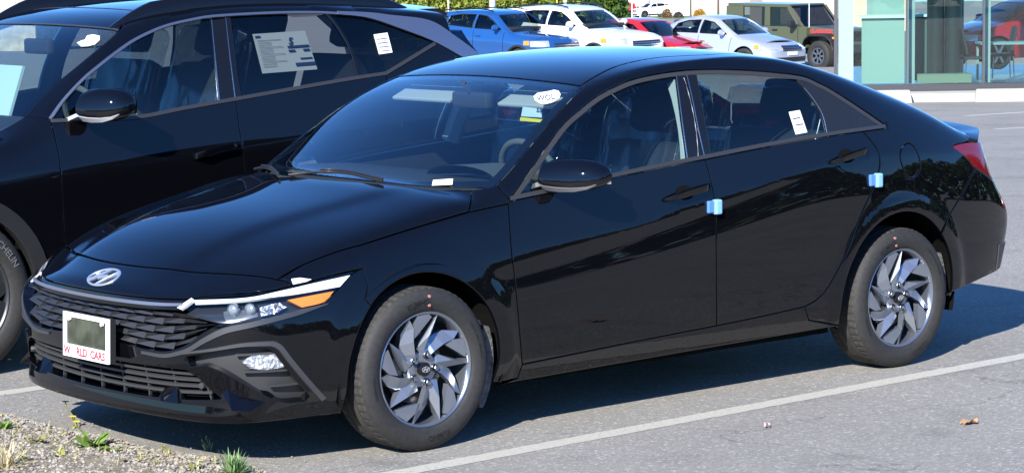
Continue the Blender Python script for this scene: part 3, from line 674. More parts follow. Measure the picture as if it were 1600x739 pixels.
for k, t in enumerate((.02, .2, .4, .6, .8)):
    zz = np.interp(uu, itu[:, 0], itu[:, 1])*(1-t)+np.interp(uu, ibu[:, 0], ibu[:, 1])*t
    ok = np.abs(uu) < abs(itu[0, 0])+(abs(ibu[0, 0])-abs(itu[0, 0]))*t
    E.ribbon('grille_slat', E.lift('front', np.stack([uu, zz], 1)[ok])[0], .012, .014, GREYPL, EP, off=-.035)
for k, u in enumerate(np.linspace(-.92, .92, 9)*abs(ibu[0, 0])):
    za, zb_ = np.interp(u, itu[:, 0], itu[:, 1]), np.interp(u, ibu[:, 0], ibu[:, 1]); sk = .02*np.sign(u)
    if abs(u) > abs(itu[0, 0]): za = za*.6+zb_*.4
    E.ribbon('grille_bar', E.lift('front', np.stack([np.linspace(u*.96, u, 8), np.linspace(za, zb_, 8)], 1))[0], .008, .010, GREYPL, EP, off=-.036)
for a_, m_ in ((1, 0), (-1, 1)):
    P = E.hit([(310, 603)])[0]; b = MB(); b.lathe([(.0, .014), (.011, .013), (.013, .008), (.013, -.01)], 16, 'z'); b.xf(Matrix.Translation((P[0]+.02, P[1]*a_, P[2])) @ Vector((-.9, -.35*a_, 0)).to_track_quat('Z', 'Y').to_matrix().to_4x4()).build('parking_sensor', GREYPL, EP, smooth=True)
E.panel('vent_back', vent, 'front', GREYPL, EP, gap=-.012, off=-.04, depth=0, edge=0, h=.03, mirror=True)
for a_, b_ in (((379, 583), (455, 579)), ((422, 605), (473, 600)), ((367, 556), (428, 552.5))):
    E.ribbon('vent_fin', px(a_, ((a_[0]+b_[0])/2, (a_[1]+b_[1])/2+.5), b_), .009, .012, GREYPL, EP, off=-.026, mirror=True)
FOG = mat('faceted_lamp', (.72, .74, .78), .12, metal=.7, bump=(70, 1., .02))
E.panel('fog_lamp', [px((377.7, 568), (386, 561), (397, 555)), px((397, 555), (414, 553), (432, 553.5)), px((440, 563), (448, 575)), px((430, 578), (411, 580), (390, 577))], 'front', FOG, EP, gap=0, off=-.016, depth=.03, edge=.003, mirror=True)
E.panel('fog_lamp_lens', [px((377.7, 568), (386, 561), (397, 555)), px((397, 555), (414, 553), (432, 553.5)), px((440, 563), (448, 575)), px((430, 578), (411, 580), (390, 577))], 'front', CLEAR, EP, gap=0, off=-.010, depth=.0, edge=0, mirror=True)
for sg_ in (1, -1):
    q = np.array([(292, 571), (336, 570.5), (388, 599), (432, 621.5), (390, 639.5), (366, 639.5), (330, 605)]); P = E.hit(q); N = E.G(P); P = P+N*np.array([[-.085], [-.080], [-.075], [-.020], [.050], [.054], [-.03]])
    Q = P-N*.05; V = np.vstack([P, Q])*np.array([1, sg_, 1]); F_ = [(1, 2, 5), (2, 3, 4, 5), (0, 1, 5, 6)]+[(i, (i+1) % 7, 7+(i+1) % 7, 7+i) for i in range(7)]+[tuple(range(7, 14))[::-1]]
    o = MB().add(V, F_).build('bumper_blade', PAINT, EP); bv = o.modifiers.new('bevel', 'BEVEL'); bv.width = .003; bv.segments = 2
vf = px((276, 553), (330, 546.5), (379, 538.8), (424, 536.5)), px((424, 536.5), (437, 542), (455, 565), (481, 596), (506, 623))
E.ribbon('vent_trim', vf[0], np.linspace(.008, .02, len(vf[0])), .006, SATIN, EP, mirror=True); E.ribbon('vent_trim', vf[1], .024, .006, SATIN, EP, side=0., mirror=True)
sw = px((512, 474.5), (470, 487.5), (430, 498.5), (390, 508), (352, 516.5), (322, 530.5), (298, 545), (280, 551.5), (256, 555.5), (222, 550))
E.ribbon('bumper_trim', sw, np.interp(np.linspace(0, 1, len(sw)), [0, .15, .6, 1], [.004, .02, .026, .012]), .006, SATIN, EP, mirror=True)
for a_ in (1, -1):       # small lip winglets
    P = E.hit([(262, 621)])[0]; b = MB().add([(0, -.07, 0), (0, .07, 0), (-.02, 0, 0), (.02, -.03, .055), (.02, .03, .055), (.045, -.07, .0), (.045, .07, 0)], [(0, 2, 3), (2, 4, 3), (2, 1, 4), (0, 3, 5), (1, 6, 4), (3, 4, 6, 5), (0, 5, 6, 1, 2)])
    b.v = [(v[0]+P[0], v[1]+P[1]*a_, v[2]+P[2]-.012) for v in b.v]; b.build('lip_winglet', PAINT, EP)
# emblem on the nose
EMB = mat('brushed_emblem', (.72, .76, .82), .3, metal=.8)
def emblem(fn, s, name, parent, m=EMB, t=.004):
    """ellipse ring with a slanted bar letter; fn(s, t, h) -> point"""
    b = MB(); n = 40; rings = []
    for i in range(n+1):
        a = 2*math.pi*i/n; rings.append([fn(s*math.cos(a)*k, s*.54*math.sin(a)*(k if k == 1 else k-.06), h) for k, h in ((1, 0), (.98, t), (.90, t), (.88, 0))])
    b.loft(rings, closed=True, cap=False)
    for poly in ([(-.70, -.22), (-.52, -.37), (-.26, -.04), (.02, .47), (-.17, .46), (-.40, .10)], [(.70, .22), (.52, .37), (.26, .04), (-.02, -.47), (.17, -.46), (.40, -.10)], [(-.30, -.02), (-.14, -.15), (.30, .02), (.14, .15)]):
        V = [fn(s*x*1.12, s*y, 0) for x, y in poly]+[fn(s*x*1.12, s*y, t) for x, y in poly]; k = len(poly)
        b.add(V, [tuple(range(k, 2*k)), tuple(range(k))[::-1]]+[(i, (i+1) % k, k+(i+1) % k, k+i) for i in range(k)])
    return b.build(name, m, parent)
lc = E.hit([(161, 433.5)])[0]; lq = E.to2d('front', lc[None])[0]
def lf(a, b, h):
    p, n = E.lift('front', np.array([[lq[0]+a*.86, lq[1]+b*.62]])); return tuple(p[0]+n[0]*(h+.001))
emblem(lf, .084, 'emblem', EP)
# number plate frame
pc = [at(0, -.985, 96, 489), at(0, -.985, 172.5, 499), at(0, -.985, 174.5, 566), at(0, -.985, 98.5, 553)]
pcm = np.mean(pc, 0); pw = abs(pc[1][1]-pc[0][1]); ph = pc[0][2]-pc[3][2]; print('plate', pcm, pw, ph)
pw, ph = .325, .170; tilt = math.radians(2)
PM = Matrix.Translation((-.985, pcm[1], pcm[2])) @ Matrix.Rotation(-math.pi/2, 4, 'Z') @ Matrix.Rotation(math.pi/2-tilt, 4, 'X')
pf = lambda u, v, h=0.: tuple(PM @ Vector((u, v, h)))
b = MB()
for (u0, u1, v0, v1) in ((-.5, .5, .40, .5), (-.5, .5, -.5, -.22), (-.5, -.445, -.22, .40), (.445, .5, -.22, .40)): b.box(((u0+u1)/2*pw, (v0+v1)/2*ph, 0), ((u1-u0)*pw, (v1-v0)*ph, .009))
plate = b.xf(PM).build('number_plate_frame', WHITEPL, EP)
b = MB().box((0, .09*ph, -.006), (pw*.93, ph*.64, .006)); b.xf(PM).build('blank_plate', mat('olive_film', (.028, .032, .018), .3, noise=(14, (.07, .075, .05), .12)), plate)
b = MB().box((0, 0, -.02), (pw*.99, ph*.98, .02)); b.xf(PM).build('plate_bracket', PLAST, plate)
for i_, (t_, x_) in enumerate((('W', -.405), ('O', -.275), ('RLD', -.075), ('CARS', .27))):
    lettering('lettering', t_, ph*.25, LETRED if t_ != 'O' else LETPALE, plate, lambda u, v, x_=x_: pf(u*1.02+x_*pw, v-.365*ph, .0056), .03)
lettering('lettering', '- - - - - - - - - -', ph*.07, LETRED, plate, lambda u, v: pf(u, v+.45*ph, .0056), .02)
for sx in (-.36, .36):
    b = MB().lathe([(0, .008), (.008, .008), (.009, .0)], 14, 'z'); b.v = [(v[0]+sx*pw, v[1]+.36*ph, v[2]) for v in b.v]; b.xf(PM).build('plate_screw', WHITEPL, plate)
# ---------------------------------------------------------------- sedan: rear end
rbot = px((1477, 461), (1500, 451), (1530, 437), (1557, 424)); rq = E.to2d('rear', rbot)
rbc = E.lift('rear', np.array([[u, rq[-1, 1]+.0*u] for u in np.linspace(rq[-1, 0], 0, 16)]))[0]
ra2 = E.arc(RCX, .318, RR, ang(bseam[-1]), ang(rbot[0]), 30)
tlow = px((1524, 262.5), (1538, 271), (1551, 281)); tq = E.to2d('rear', tlow)
tlc = E.lift('rear', np.array([[u, tq[-1, 1]] for u in np.linspace(tq[-1, 0], 0, 16)]))[0]
E.panel('rear_bumper', [bseam, ra2[1:], rbot, rbc[1:], mir(rbc)[::-1][1:], mir(rbot)[::-1], mir(ra2)[::-1], mir(bseam)[::-1], mir(tlow), mir(tlc)[1:], tlc[::-1][1:], tlow[::-1][1:]], 'rear', PAINT, EP, gap=.0022, h=.022)
vz = lambda z: E.lift('rear', np.array([[u, z] for u in np.linspace(rq[-1, 0]*1.02, -rq[-1, 0]*1.02, 30)]))[0]
E.panel('rear_valance', [vz(rq[-1, 1]+.13), vz(rq[-1, 1]+.012)[::-1]], 'rear', GREYPL, EP, gap=0, off=.006, depth=.01, h=.04)
lamp_t = px((1491, 227), (1507, 223.3), (1519, 222)); lu = E.to2d('rear', lamp_t)[-1]
lamp = [lamp_t, E.lift('rear', np.array([[lu[0]-.03, .966], [lu[0]-.1, .962], [.55, .96], [.55, .80], [tq[-1, 0]-.02, tq[-1, 1]+.004]]))[0], tlow[::-1], px((1515, 250.5), (1491, 231.5))]
E.panel('tail_lamp', lamp, 'rear', REDL, EP, gap=.002, off=-.001, h=.03, mirror=True, edge=.003)
E.panel('tail_lamp_bar', [E.lift('rear', np.array([[u, z] for z, us in ((.962, np.linspace(.55, -.55, 20)), (.90, np.linspace(-.55, .55, 20))) for u in us]))[0]], 'rear', REDL, EP, gap=.002, off=-.002, h=.04)
E.panel('boot_face', [E.lift('rear', np.array([[u, z] for z, us in ((.90, np.linspace(.55, -.55, 20)), (tq[-1, 1], np.linspace(-.55, .55, 20))) for u in us]))[0]], 'rear', PAINT, EP, gap=.002, h=.04)
b = MB()   # floor pan, wheel wells
b.box((1.36, 0, .27), (1.95, 1.60, .16)); b.box((3.22, 0, .46), (.66, 1.46, .16)); b.box((-.42, 0, .32), (.66, 1.10, .22)); b.box((1.4, 0, .24), (3.6, .9, .1)); b.build('underbody', DARK, EP)
for ax_, R_ in ((0, .40), (2.72, .40)):
    for sgn in (-1, 1):
        b = MB(); n = 28; a = np.radians(np.linspace(-15, 195, n))
        b.loft([[(ax_+R_*math.cos(t), sgn*.865, .318+R_*math.sin(t)) for t in a], [(ax_+R_*math.cos(t), sgn*.60, .318+R_*math.sin(t)) for t in a]], closed=False, cap=False)
        b.f.append(tuple(range(n, 2*n))); b.build('wheel_well', DARK, EP)
# grey film-wrapped liner edges behind the wheels
LIN = mat('speckled_liner', (.03, .03, .029), .45, noise=(55, (.11, .11, .105), .16), bump=(60, .8, .01))
for ax_, a0, a1, w_ in ((0, 20, -33, .050), (RCX, 26, -14, .042)):
    for sgn in (-1, 1):
        a = np.radians(np.linspace(a0, a1, 14)); b = MB(); t_ = np.linspace(0, 1, 14)
        R1 = RA-.004 if ax_ == 0 else RR-.004
        wv = w_*np.sin(np.pi*np.clip(t_*.9+.08, 0, 1))**.6
        b.loft([[(ax_+R1*math.cos(t), sgn*.850, .318+R1*math.sin(t)), (ax_+(R1-w)*math.cos(t), sgn*.838, .318+(R1-w)*math.sin(t)), (ax_+(R1-w)*math.cos(t), sgn*.82, .318+(R1-w)*math.sin(t)), (ax_+R1*math.cos(t), sgn*.82, .318+R1*math.sin(t))] for t, w in zip(a, wv)])
        b.build('wheel_liner_edge', LIN, EP, smooth=True)
# ---------------------------------------------------------------- wheels
REDDOT = mat('red_paint_dot', (.42, .17, .14), .8)
def make_tyre(name, R, rim, w, parent, txt=None, dots=False, n=120, letm=None, grooves=True):
    h = w/2; d = R-rim
    side = [(rim, -h*.80), (rim+d*.10, -h*.92), (rim+d*.18, -h*.955), (rim+d*.35, -h*1.02), (rim+d*.55, -h*1.03), (rim+d*.75, -h*.965), (rim+d*.90, -h*.87), (R-.006, -h*.80), (R-.002, -h*.745)]
    b = MB().lathe(side+[(r, -a) for r, a in side[::-1]], n); b.f = [f for f in b.f]
    ty = b.build(name, RUBBER, parent, smooth=True, angle=60)
    b = MB(); n2 = 232; ks = [(R-.006, -h*.815), (R-.001, -h*.74), (R, -h*.42), (R-.008, -h*.41), (R-.008, -h*.33), (R, -h*.32), (R, -h*.05), (R-.008, -h*.04), (R-.008, h*.04), (R, h*.05), (R, h*.32), (R-.008, h*.33), (R-.008, h*.41), (R, h*.42), (R-.001, h*.74), (R-.006, h*.815)]
    m = len(ks)
    for j in range(n2):
        wv = 2*math.pi*j/n2; notch = .005 if (grooves and j % 4 == 0) else 0
        for i, (r, a) in enumerate(ks):
            rr = r-(notch if i in (0, 1, 2, m-3, m-2, m-1) else 0); b.v.append((rr*math.cos(wv), a, rr*math.sin(wv)))
    for j in range(n2):
        for i in range(m-1): b.f.append((j*m+i, j*m+i+1, ((j+1) % n2)*m+i+1, ((j+1) % n2)*m+i))
    b.build('tread', TREAD, ty)
    if txt:
        for t_, ang_, rr, sz in txt:
            def fn(u, v, ang_=ang_, rr=rr):
                rad = rr+v; a = math.radians(ang_)-u/rr
                return (rad*math.cos(a), -h*1.045, rad*math.sin(a))
            lettering('sidewall_lettering', t_, sz, letm or mat('sidewall_print', (.010, .010, .010), .5), ty, fn, .01)
    if dots:
        for rr in (rim+.028, rim+.062):
            b = MB().lathe([(0, -h*1.05), (.0055, -h*1.05), (.006, -h*.98)], 12); a = math.radians(88); b.v = [(v[0]+rr*math.cos(a), v[1], v[2]+rr*math.sin(a)) for v in b.v]; b.build('paint_dot', REDDOT, ty)
    return ty
def blade(r0, a0, w0, r1, a1, w1, y0, y1, rid, th=.03):
    """a twisted spoke: two facets meeting at a ridge; angles in degrees"""
    pt = lambda r, a, y: (r*math.cos(math.radians(a)), y, r*math.sin(math.radians(a)))
    d0, d1 = math.degrees(w0/r0/2), math.degrees(w1/r1/2)
    top = [pt(r0, a0-d0, y0+.008), pt(r1, a1-d1, y1+.010), pt(r1, a1+d1, y1+.004), pt(r0, a0+d0, y0+.004), pt(r0, a0+d0*rid, y0-.006), pt(r1, a1+d1*rid, y1-.004)]
    low = [(p[0], p[1]+th, p[2]) for p in top[:4]]
    V = top+low
    return V, [(0, 4, 5, 1), (4, 3, 2, 5), (0, 1, 7, 6), (2, 3, 9, 8), (1, 5, 2, 8, 7), (3, 4, 0, 6, 9)]
def make_sedan_wheel():
    root = bpy.data.objects.new('wheel', None); COL.objects.link(root); root.parent = ER
    make_tyre('tyre', .314, .219, .205, root, [('KUMHO', -80, .262, .030), ('KUMHO', 100, .262, .030), ('SOLUS TA51a  205/55R16', 20, .262, .014), ('205/55R16 91H', 190, .262, .014)], True)
    prof = [(.222, -.080), (.2235, -.088), (.220, -.091), (.214, -.088), (.209, -.076), (.205, -.05), (.198, .02), (.196, .09)]
    MB().lathe(prof, 96).build('rim', ALLOYD, root, smooth=True, angle=50)
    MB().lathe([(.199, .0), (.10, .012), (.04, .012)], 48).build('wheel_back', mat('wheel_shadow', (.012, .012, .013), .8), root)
    b = MB().lathe([(.135, -.012), (.138, -.010), (.138, .0), (.06, -.002), (.06, -.03), (.135, -.012)], 48); b.build('brake_disc', STEEL, root, smooth=True, angle=30)
    b = MB()
    for i in range(5): b.box((.115*math.cos(2.6+i*.09), -.03, .115*math.sin(2.6+i*.09)), (.035, .03, .05), M=Matrix.Rotation(-(2.6+i*.09), 3, 'Y'))
    b.build('brake_caliper', mat('caliper_metal', (.16, .16, .17), .45, metal=.7), root)
    pt = lambda r, a, y: (r*math.cos(math.radians(a)), y, r*math.sin(math.radians(a)))
    def plate(poly, th):
        k = len(poly); V = [pt(*p) for p in poly]+[pt(p[0], p[1], p[2]+th) for p in poly]
        return V, [tuple(range(k))]+[(i, (i+1) % k, k+(i+1) % k, k+i) for i in range(k)]+[tuple(range(k, 2*k))[::-1]]
    K = .2165
    for k in range(5):
        ca, sa = math.cos(math.radians(72*k)), math.sin(math.radians(72*k))
        w = lambda x, z, y: (K*(x*ca-z*sa), y, K*(x*sa+z*ca))
        top = [w(.30, .945, -.084), w(.20, .52, -.062), w(.0, .24, -.066), w(-.13, .37, -.066), w(.085, .60, -.090)]
        b = MB().add(top+[(q[0], q[1]+.03, q[2]) for q in top[:4]], [(0, 4, 3), (3, 4, 2), (2, 4, 1), (1, 4, 0), (0, 3, 8, 5), (3, 2, 7, 8), (2, 1, 6, 7), (1, 0, 5, 6)]); b.build('spoke', ALLOY, root)
        l = [w(-.33, .92, -.082), w(-.45, .66, -.060), w(-.47, .45, -.058), w(-.41, .28, -.060), w(-.34, .06, -.070)]; r = [w(-.25, .76, -.086), w(-.262, .52, -.088), w(-.22, .29, -.084), w(-.17, .19, -.076)]
        V = l+r; lowv = [(q[0], q[1]+.028, q[2]) for q in V]
        b = MB().add(V+lowv, [(0, 1, 5), (1, 2, 6, 5), (2, 3, 7, 6), (3, 4, 8, 7)]+[(i, i+9, j+9, j) for i, j in ((0, 1), (1, 2), (2, 3), (3, 4), (4, 8), (8, 7), (7, 6), (6, 5), (5, 0))]); b.build('spoke', ALLOY, root)
        P_ = [w(-.16, .965, -.085), w(.10, .975, -.085), (w(.17, .91, -.083)), w(-.225, .56, -.081), w(-.243, .75, -.085)]
        b = MB().add(P_+[(q[0], q[1]+.026, q[2]) for q in P_], [(0, 1, 2, 3, 4), (9, 8, 7, 6, 5)]+[(i, (i+1) % 5, 5+(i+1) % 5, 5+i) for i in range(5)]); b.build('spoke', ALLOY, root)
    b = MB().lathe([(.0, -.066), (.064, -.066), (.070, -.060), (.072, -.03)], 40); b.build('hub_face', ALLOY, root, smooth=True, angle=30)
    cap = MB().lathe([(.0, -.0875), (.024, -.087), (.027, -.084), (.027, -.065)], 32).build('hub_cap', GLOSSB, root, smooth=True, angle=40)
    emblem(lambda a_, b_, h: (a_, -.088-h, b_*1.15), .019, 'hub_emblem', cap, t=.0012)
    for k in range(5):
        a = math.radians(k*72+70); nb = MB().lathe([(.0, -.083), (.009, -.082), (.0105, -.078), (.0105, -.06)], 6, 'y'); nb.lathe([(.015, -.0715), (.0165, -.069), (.016, -.06)], 18, 'y'); nb.v = [(v[0]+.055*math.cos(a), v[1]-.004, v[2]+.055*math.sin(a)) for v in nb.v]; nb.build('wheel_nut', mat('nut_steel', (.42, .43, .45), .25, metal=1.), root)
    return root
w0 = make_sedan_wheel()
for i, (x_, y_, rz, spin) in enumerate(((0, -.79, 0, 0.), (2.72, -.80, 0, -.25), (0, .79, math.pi, .2), (2.72, .80, math.pi, .6))):
    w_ = w0 if i == 0 else copy_tree(w0, ER)
    w_.location = (x_, y_, .314); w_.rotation_euler = (0, spin if i else 0, rz)
# ---------------------------------------------------------------- mirrors, handles, wipers
def superring(cx, y, cz, rx, rz, n=28, p=2.6, sk=0.):
    out = []
    for i in range(n):
        a = 2*math.pi*i/n; c, s_ = math.cos(a), math.sin(a); r = (abs(c)**p+abs(s_)**p)**(-1/p); out.append((cx+rx*r*c+sk*r*s_*rz, y, cz+rz*r*s_))
    return out
def door_mirror(B, base, tip, hgt, dep, parent, cap_m, low_m, frac=.42):
    """housing that sticks out along -y; base/tip are (x, y, z) of its middle"""
    base, tip = np.array(base), np.array(tip)
    for sgn in (1, -1):
        rings = []; 
        for t, kh, kd in ((-.12, .74, .8), (0, .92, .92), (.25, 1., 1.), (.55, 1., 1.), (.8, .86, .9), (.94, .58, .7), (1.02, .28, .42)):
            c = base+(tip-base)*t-np.array((0, 0, (1-kh)*hgt*.12)); rings.append([(q[0]+(.02*(q[2]-c[2])/hgt), q[1]*sgn, q[2]) for q in superring(c[0], c[1], c[2], dep*kd, hgt*kh, 32, 2.5)])
        n = 32; sel = lambda r, i0, i1: [r[i % n] for i in range(i0, i1+1)]
        for nm, i0, i1, m_ in (('mirror_cap', -3, 19, cap_m), ('mirror_base', 19, 29, GLOSSB)):
            w = i1-i0+1; b = MB().loft([sel(r, i0, i1) for r in rings], closed=False, cap=False)
            if nm == 'mirror_cap': b.f.append(tuple(range(6*w, 7*w)))
            else: b.f.append(tuple(range(6*w, 7*w)))
            o = b.build(nm, m_, parent if nm == 'mirror_cap' else mo, smooth=True, angle=50)
            if nm == 'mirror_cap': mo = o
        fr = []
        for r, w in zip(rings[:6], (2.6, 2.4, 2.2, 1.8, 1.2, .5)):
            c = np.mean(r, 0); q = np.array(r[20]); q2 = c+(np.array(r[21])-c)*1.0; d_ = q2-q; fr.append([q+(q-c)*.05, q+d_*w+(q+d_*w-c)*.05, q+d_*w, q])
        MB().loft(fr).build('mirror_band', low_m, mo, smooth=True, angle=40)
        st_ = [np.array((base[0]-.035, base[1]+.085, base[2]-hgt*.95)), base+np.array((-.005, .01, -hgt*.55))]
        MB().loft([[(c[0]+dx, c[1]*sgn, c[2]+dz) for dx, dz in ((-.05, -.010), (.045, -.010), (.05, .009), (-.045, .009))] for c in st_]).build('mirror_stalk', low_m, mo)
        gl_ = [(base[0]+dep*1.0, (base[1]-.02)*sgn, base[2]-hgt*.6), (tip[0]+dep*.9, (tip[1]+.03)*sgn, tip[2]-hgt*.6), (tip[0]+dep*.9, (tip[1]+.03)*sgn, tip[2]+hgt*.6), (base[0]+dep*1.0, (base[1]-.02)*sgn, base[2]+hgt*.6)]
        MB().add(gl_, [(0, 1, 2, 3)]).build('mirror_glass', CHROME, mo)
door_mirror(E, (.692, -.840, 1.010), (.802, -1.03, 1.004), .062, .058, EP, PAINT, mat('mirror_satin_grey', (.20, .20, .205), .34, metal=.4))
for p0, p1 in (((1037, 313), (1107, 291.5)), ((1297, 254.5), (1352, 236))):
    c = cr([p0, ((p0[0]*.5+p1[0]*.5), (p0[1]+p1[1])/2-.5), p1], 3.); P = E.hit(c); N = E.G(P); mid_ = P[len(P)//2]
    t_ = np.linspace(0, 1, len(P)); o_ = .036*np.minimum(1, 5*np.minimum(t_, 1-t_)+.25)
    for sgn in (1, -1):
        k = np.array([1, sgn, 1]); hw = .016*np.clip(.45+1.6*t_, 0, 1.0)
        rings = [[(P[i]+N[i]*(o_[i]+dn)+np.array([0, 0, dz*hw[i]/.016]))*k for dn, dz in ((-.012, -.013), (.0, -.017), (.006, -.004), (.004, .012), (-.008, .015))] for i in range(len(P))]
        hd = MB().loft(rings).build('door_handle', PAINT, EP, smooth=True, angle=60)
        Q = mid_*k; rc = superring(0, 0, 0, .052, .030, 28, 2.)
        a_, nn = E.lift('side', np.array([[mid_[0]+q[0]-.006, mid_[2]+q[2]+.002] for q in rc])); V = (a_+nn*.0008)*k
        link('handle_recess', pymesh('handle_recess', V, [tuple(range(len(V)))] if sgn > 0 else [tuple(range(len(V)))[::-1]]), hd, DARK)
for (pts, sgn) in ((((452, 278), (500, 273.5), (545, 276), (598, 288)), 1), (((400, 268), (412, 266), (424, 270), (436, 279)), 1)):
    P = E.hit(cr(pts, 4.)); N = E.G(P)
    MB().tube(P+N*.012, .006, 6).build('wiper_blade', PLAST, EP)
    MB().tube((P+N*.022)[len(P)//3:], .005, 6).build('wiper_arm', PLAST, EP)
for x_, y_, sz in ((1117.5, 323, .022), (1369, 281.5, .026)):     # blue foam edge guards
    P = E.hit([(x_, y_)])[0]; n = E.G(P[None])[0]; b = MB().box((0, 0, 0), (.036, .030, .062), bev=.008); b.v = [(v[0]+P[0], v[1]+P[1]-.012, v[2]+P[2]) for v in b.v]; b.build('foam_guard', FOAM, EP)
    b = MB().box((-.032, .006, .002), (.034, .016, .05), bev=.004); b.v = [(v[0]+P[0], v[1]+P[1]-.012, v[2]+P[2]) for v in b.v]; b.build('foam_guard_base', FOAMD, EP)
P = E.hit([(469, 439)])[0]; b = MB(); rr = E.hit([(455, 437), (468, 435), (486, 437), (478, 440.5), (458, 445)]); nn = E.G(rr); V = np.vstack([rr+nn*.006, rr+nn*.001]); b.add(V, [(0, 1, 2, 3, 4), (9, 8, 7, 6, 5)]+[(i, (i+1) % 5, 5+(i+1) % 5, 5+i) for i in range(5)]).build('protective_tab', WHITEPL, EP)
# ---------------------------------------------------------------- stickers on the glass
def sticker(name, corners, m, off=.004, body=E, parent=EP):
    P = body.hit(corners); N = body.G(P); V = np.vstack([P+N*off, P+N*(off-.001)]); k = len(P)
    return MB().add(V, [tuple(range(k)), tuple(range(k, 2*k))[::-1]]+[(i, (i+1) % k, k+(i+1) % k, k+i) for i in range(k)]).build(name, m, parent)
sticker('windscreen_sticker', [(677, 282), (708, 280), (707, 289), (675, 290.5)], WHITE, .002)
def pxlettering(txt, c, size, m, rot=0., body=E, parent=EP, off=.006, bold=.02, sq=(1, 1)):
    """print laid on the surface, sized in photo pixels"""
    V, F_ = text_mesh(txt, size, bold=bold); cs, sn = math.cos(rot), math.sin(rot)
    q = np.array([(c[0]+(v[0]*cs-v[1]*sn)*sq[0], c[1]-(v[0]*sn+v[1]*cs)*sq[1]) for v in V]); P = body.hit(q); P = P+body.G(P)*off
    return link('lettering', pymesh('lettering', P, F_), parent, m)
hrt = [(834, 152), (840, 147), (850, 145.5), (858, 144), (866, 142), (873, 143.5), (876, 149), (874, 155), (864, 161), (853, 164), (844, 163), (836, 158)]
st1 = sticker('heart_sticker', hrt, WHITE, .004); pxlettering('WOL', (853, 155), 12, LETGREY, .12, parent=st1)
st2 = sticker('visor_sticker', [(814, 157), (843, 160), (844, 174), (811, 172)], mat('pale_blue_paper', (.55, .68, .70), .6), -.03); st3 = sticker('yellow_label', [(810, 173.5), (845, 177), (845, 182), (809, 179)], YELLOW, -.03)
pxlettering('55', (840, 164), 9, LETBLUE, -.1, parent=st2, off=-.026)
sticker('window_label', [(1235, 174), (1252, 171), (1264, 206), (1246, 209.5)], WHITE, -.010)
for k in range(5): sticker('label_line', [(1238+k*2.2, 179+k*5.), (1250+k*2.3, 177+k*5.), (1250.5+k*2.3, 178.4+k*5.), (1238.5+k*2.2, 180.4+k*5.)], LETGREY if k % 2 else LETPALE, -.008)
# ---------------------------------------------------------------- cabin
def seat(x, y, z, parent, w=.50, head=True, wrap=True, back=.30, m=INTER, hgt=.62):
    b = MB().box((x, y, z), (.50, w, .16), bev=.05); so = b.build('seat_cushion', m, parent, smooth=True, angle=60)
    Rm = Matrix.Rotation(math.radians(18), 3, 'Y'); b = MB()
    b.box((x+back, y, z+.36), (.13, w*.96, hgt), M=Rm, bev=.055); b.build('seat_back', m, so, smooth=True, angle=60)
    if head:
        b = MB().box((x+back+.115, y, z+.36+hgt/2+.115), (.10, .26, .19), M=Rm, bev=.045); b.build('head_rest', m, so, smooth=True, angle=60)
    if wrap:
        b = MB().box((x+back-.005, y, z+.43), (.17, w*1.04, hgt+.24), M=Rm, bev=.08)
        o = b.build('seat_wrap', PLASTFILM, so, smooth=True, angle=60)
        ss = o.modifiers.new('sub', 'SUBSURF'); ss.subdivision_type = 'SIMPLE'; ss.levels = ss.render_levels = 3
        tx = bpy.data.textures.new('wrap_folds', 'CLOUDS'); tx.noise_scale = .09; dm = o.modifiers.new('folds', 'DISPLACE'); dm.texture = tx; dm.strength = .05
    return so
for y_ in (-.37, .37): seat(1.30, y_, .40, EP)
for y_ in (-.40, .40): seat(2.12, y_, .44, EP, .62, True, True, .26, INTER, .56)
b = MB(); b.loft([[(.36, y, .93), (.62, y, .965), (.86, y, .955), (.95, y, .90), (.93, y, .70), (.5, y, .6)] for y in np.linspace(-.72, .72, 9)]); b.build('dashboard', mat('dash_top', (.035, .038, .042), .65), EP, smooth=True, angle=40)
b = MB(); b.loft([[(.60+.0*t, -.37+.22*math.cos(a), .972+.05*math.sin(a)) for a in np.linspace(0, math.pi, 12)] for t in (0, 1)]+[[(.82, -.37+.20*math.cos(a), .962+.055*math.sin(a)) for a in np.linspace(0, math.pi, 12)]], closed=False); b.build('cluster_hood', mat('cluster_grey', (.10, .11, .12), .6), EP, smooth=True)
MW = Matrix.Translation((1.0, -.37, .93)) @ Matrix.Rotation(math.radians(-24), 4, 'Y')
b = MB().tube([(0, .185*math.cos(a), .185*math.sin(a)) for a in np.linspace(0, 2*math.pi, 40)], .015, 8, cap=False); b.box((.01, 0, 0), (.04, .12, .09), bev=.01); b.box((.01, 0, 0), (.015, .35, .025)); b.xf(MW).build('steering_wheel', INTERG, EP, smooth=True, angle=50)
b = MB().box((1.4, 0, .42), (2.4, 1.5, .06)); b.build('cabin_floor', INTER, EP)
b = MB()
rq_ = [(x, y) for x in np.linspace(1.08, 2.45, 10) for y in np.linspace(-.52, .52, 9)]; Pq = E.lift('top', np.array(rq_), -.035)[0]; b.add(Pq, [(i*9+j, i*9+j+1, (i+1)*9+j+1, (i+1)*9+j) for i in range(9) for j in range(8)]); b.build('headlining', INTERL, EP, smooth=True)
for y_ in (-.36, .36):
    b = MB().box((1.06, y_, 1.275), (.17, .40, .016), M=Matrix.Rotation(math.radians(-24), 3, 'Y'), bev=.006); b.build('sun_visor', INTERL, EP)
b = MB().box((.98, 0, 1.255), (.04, .24, .07), bev=.015); b.tube([(.98, 0, 1.27), (.93, 0, 1.33)], .012); b.build('rear_view_mirror', INTER, EP)
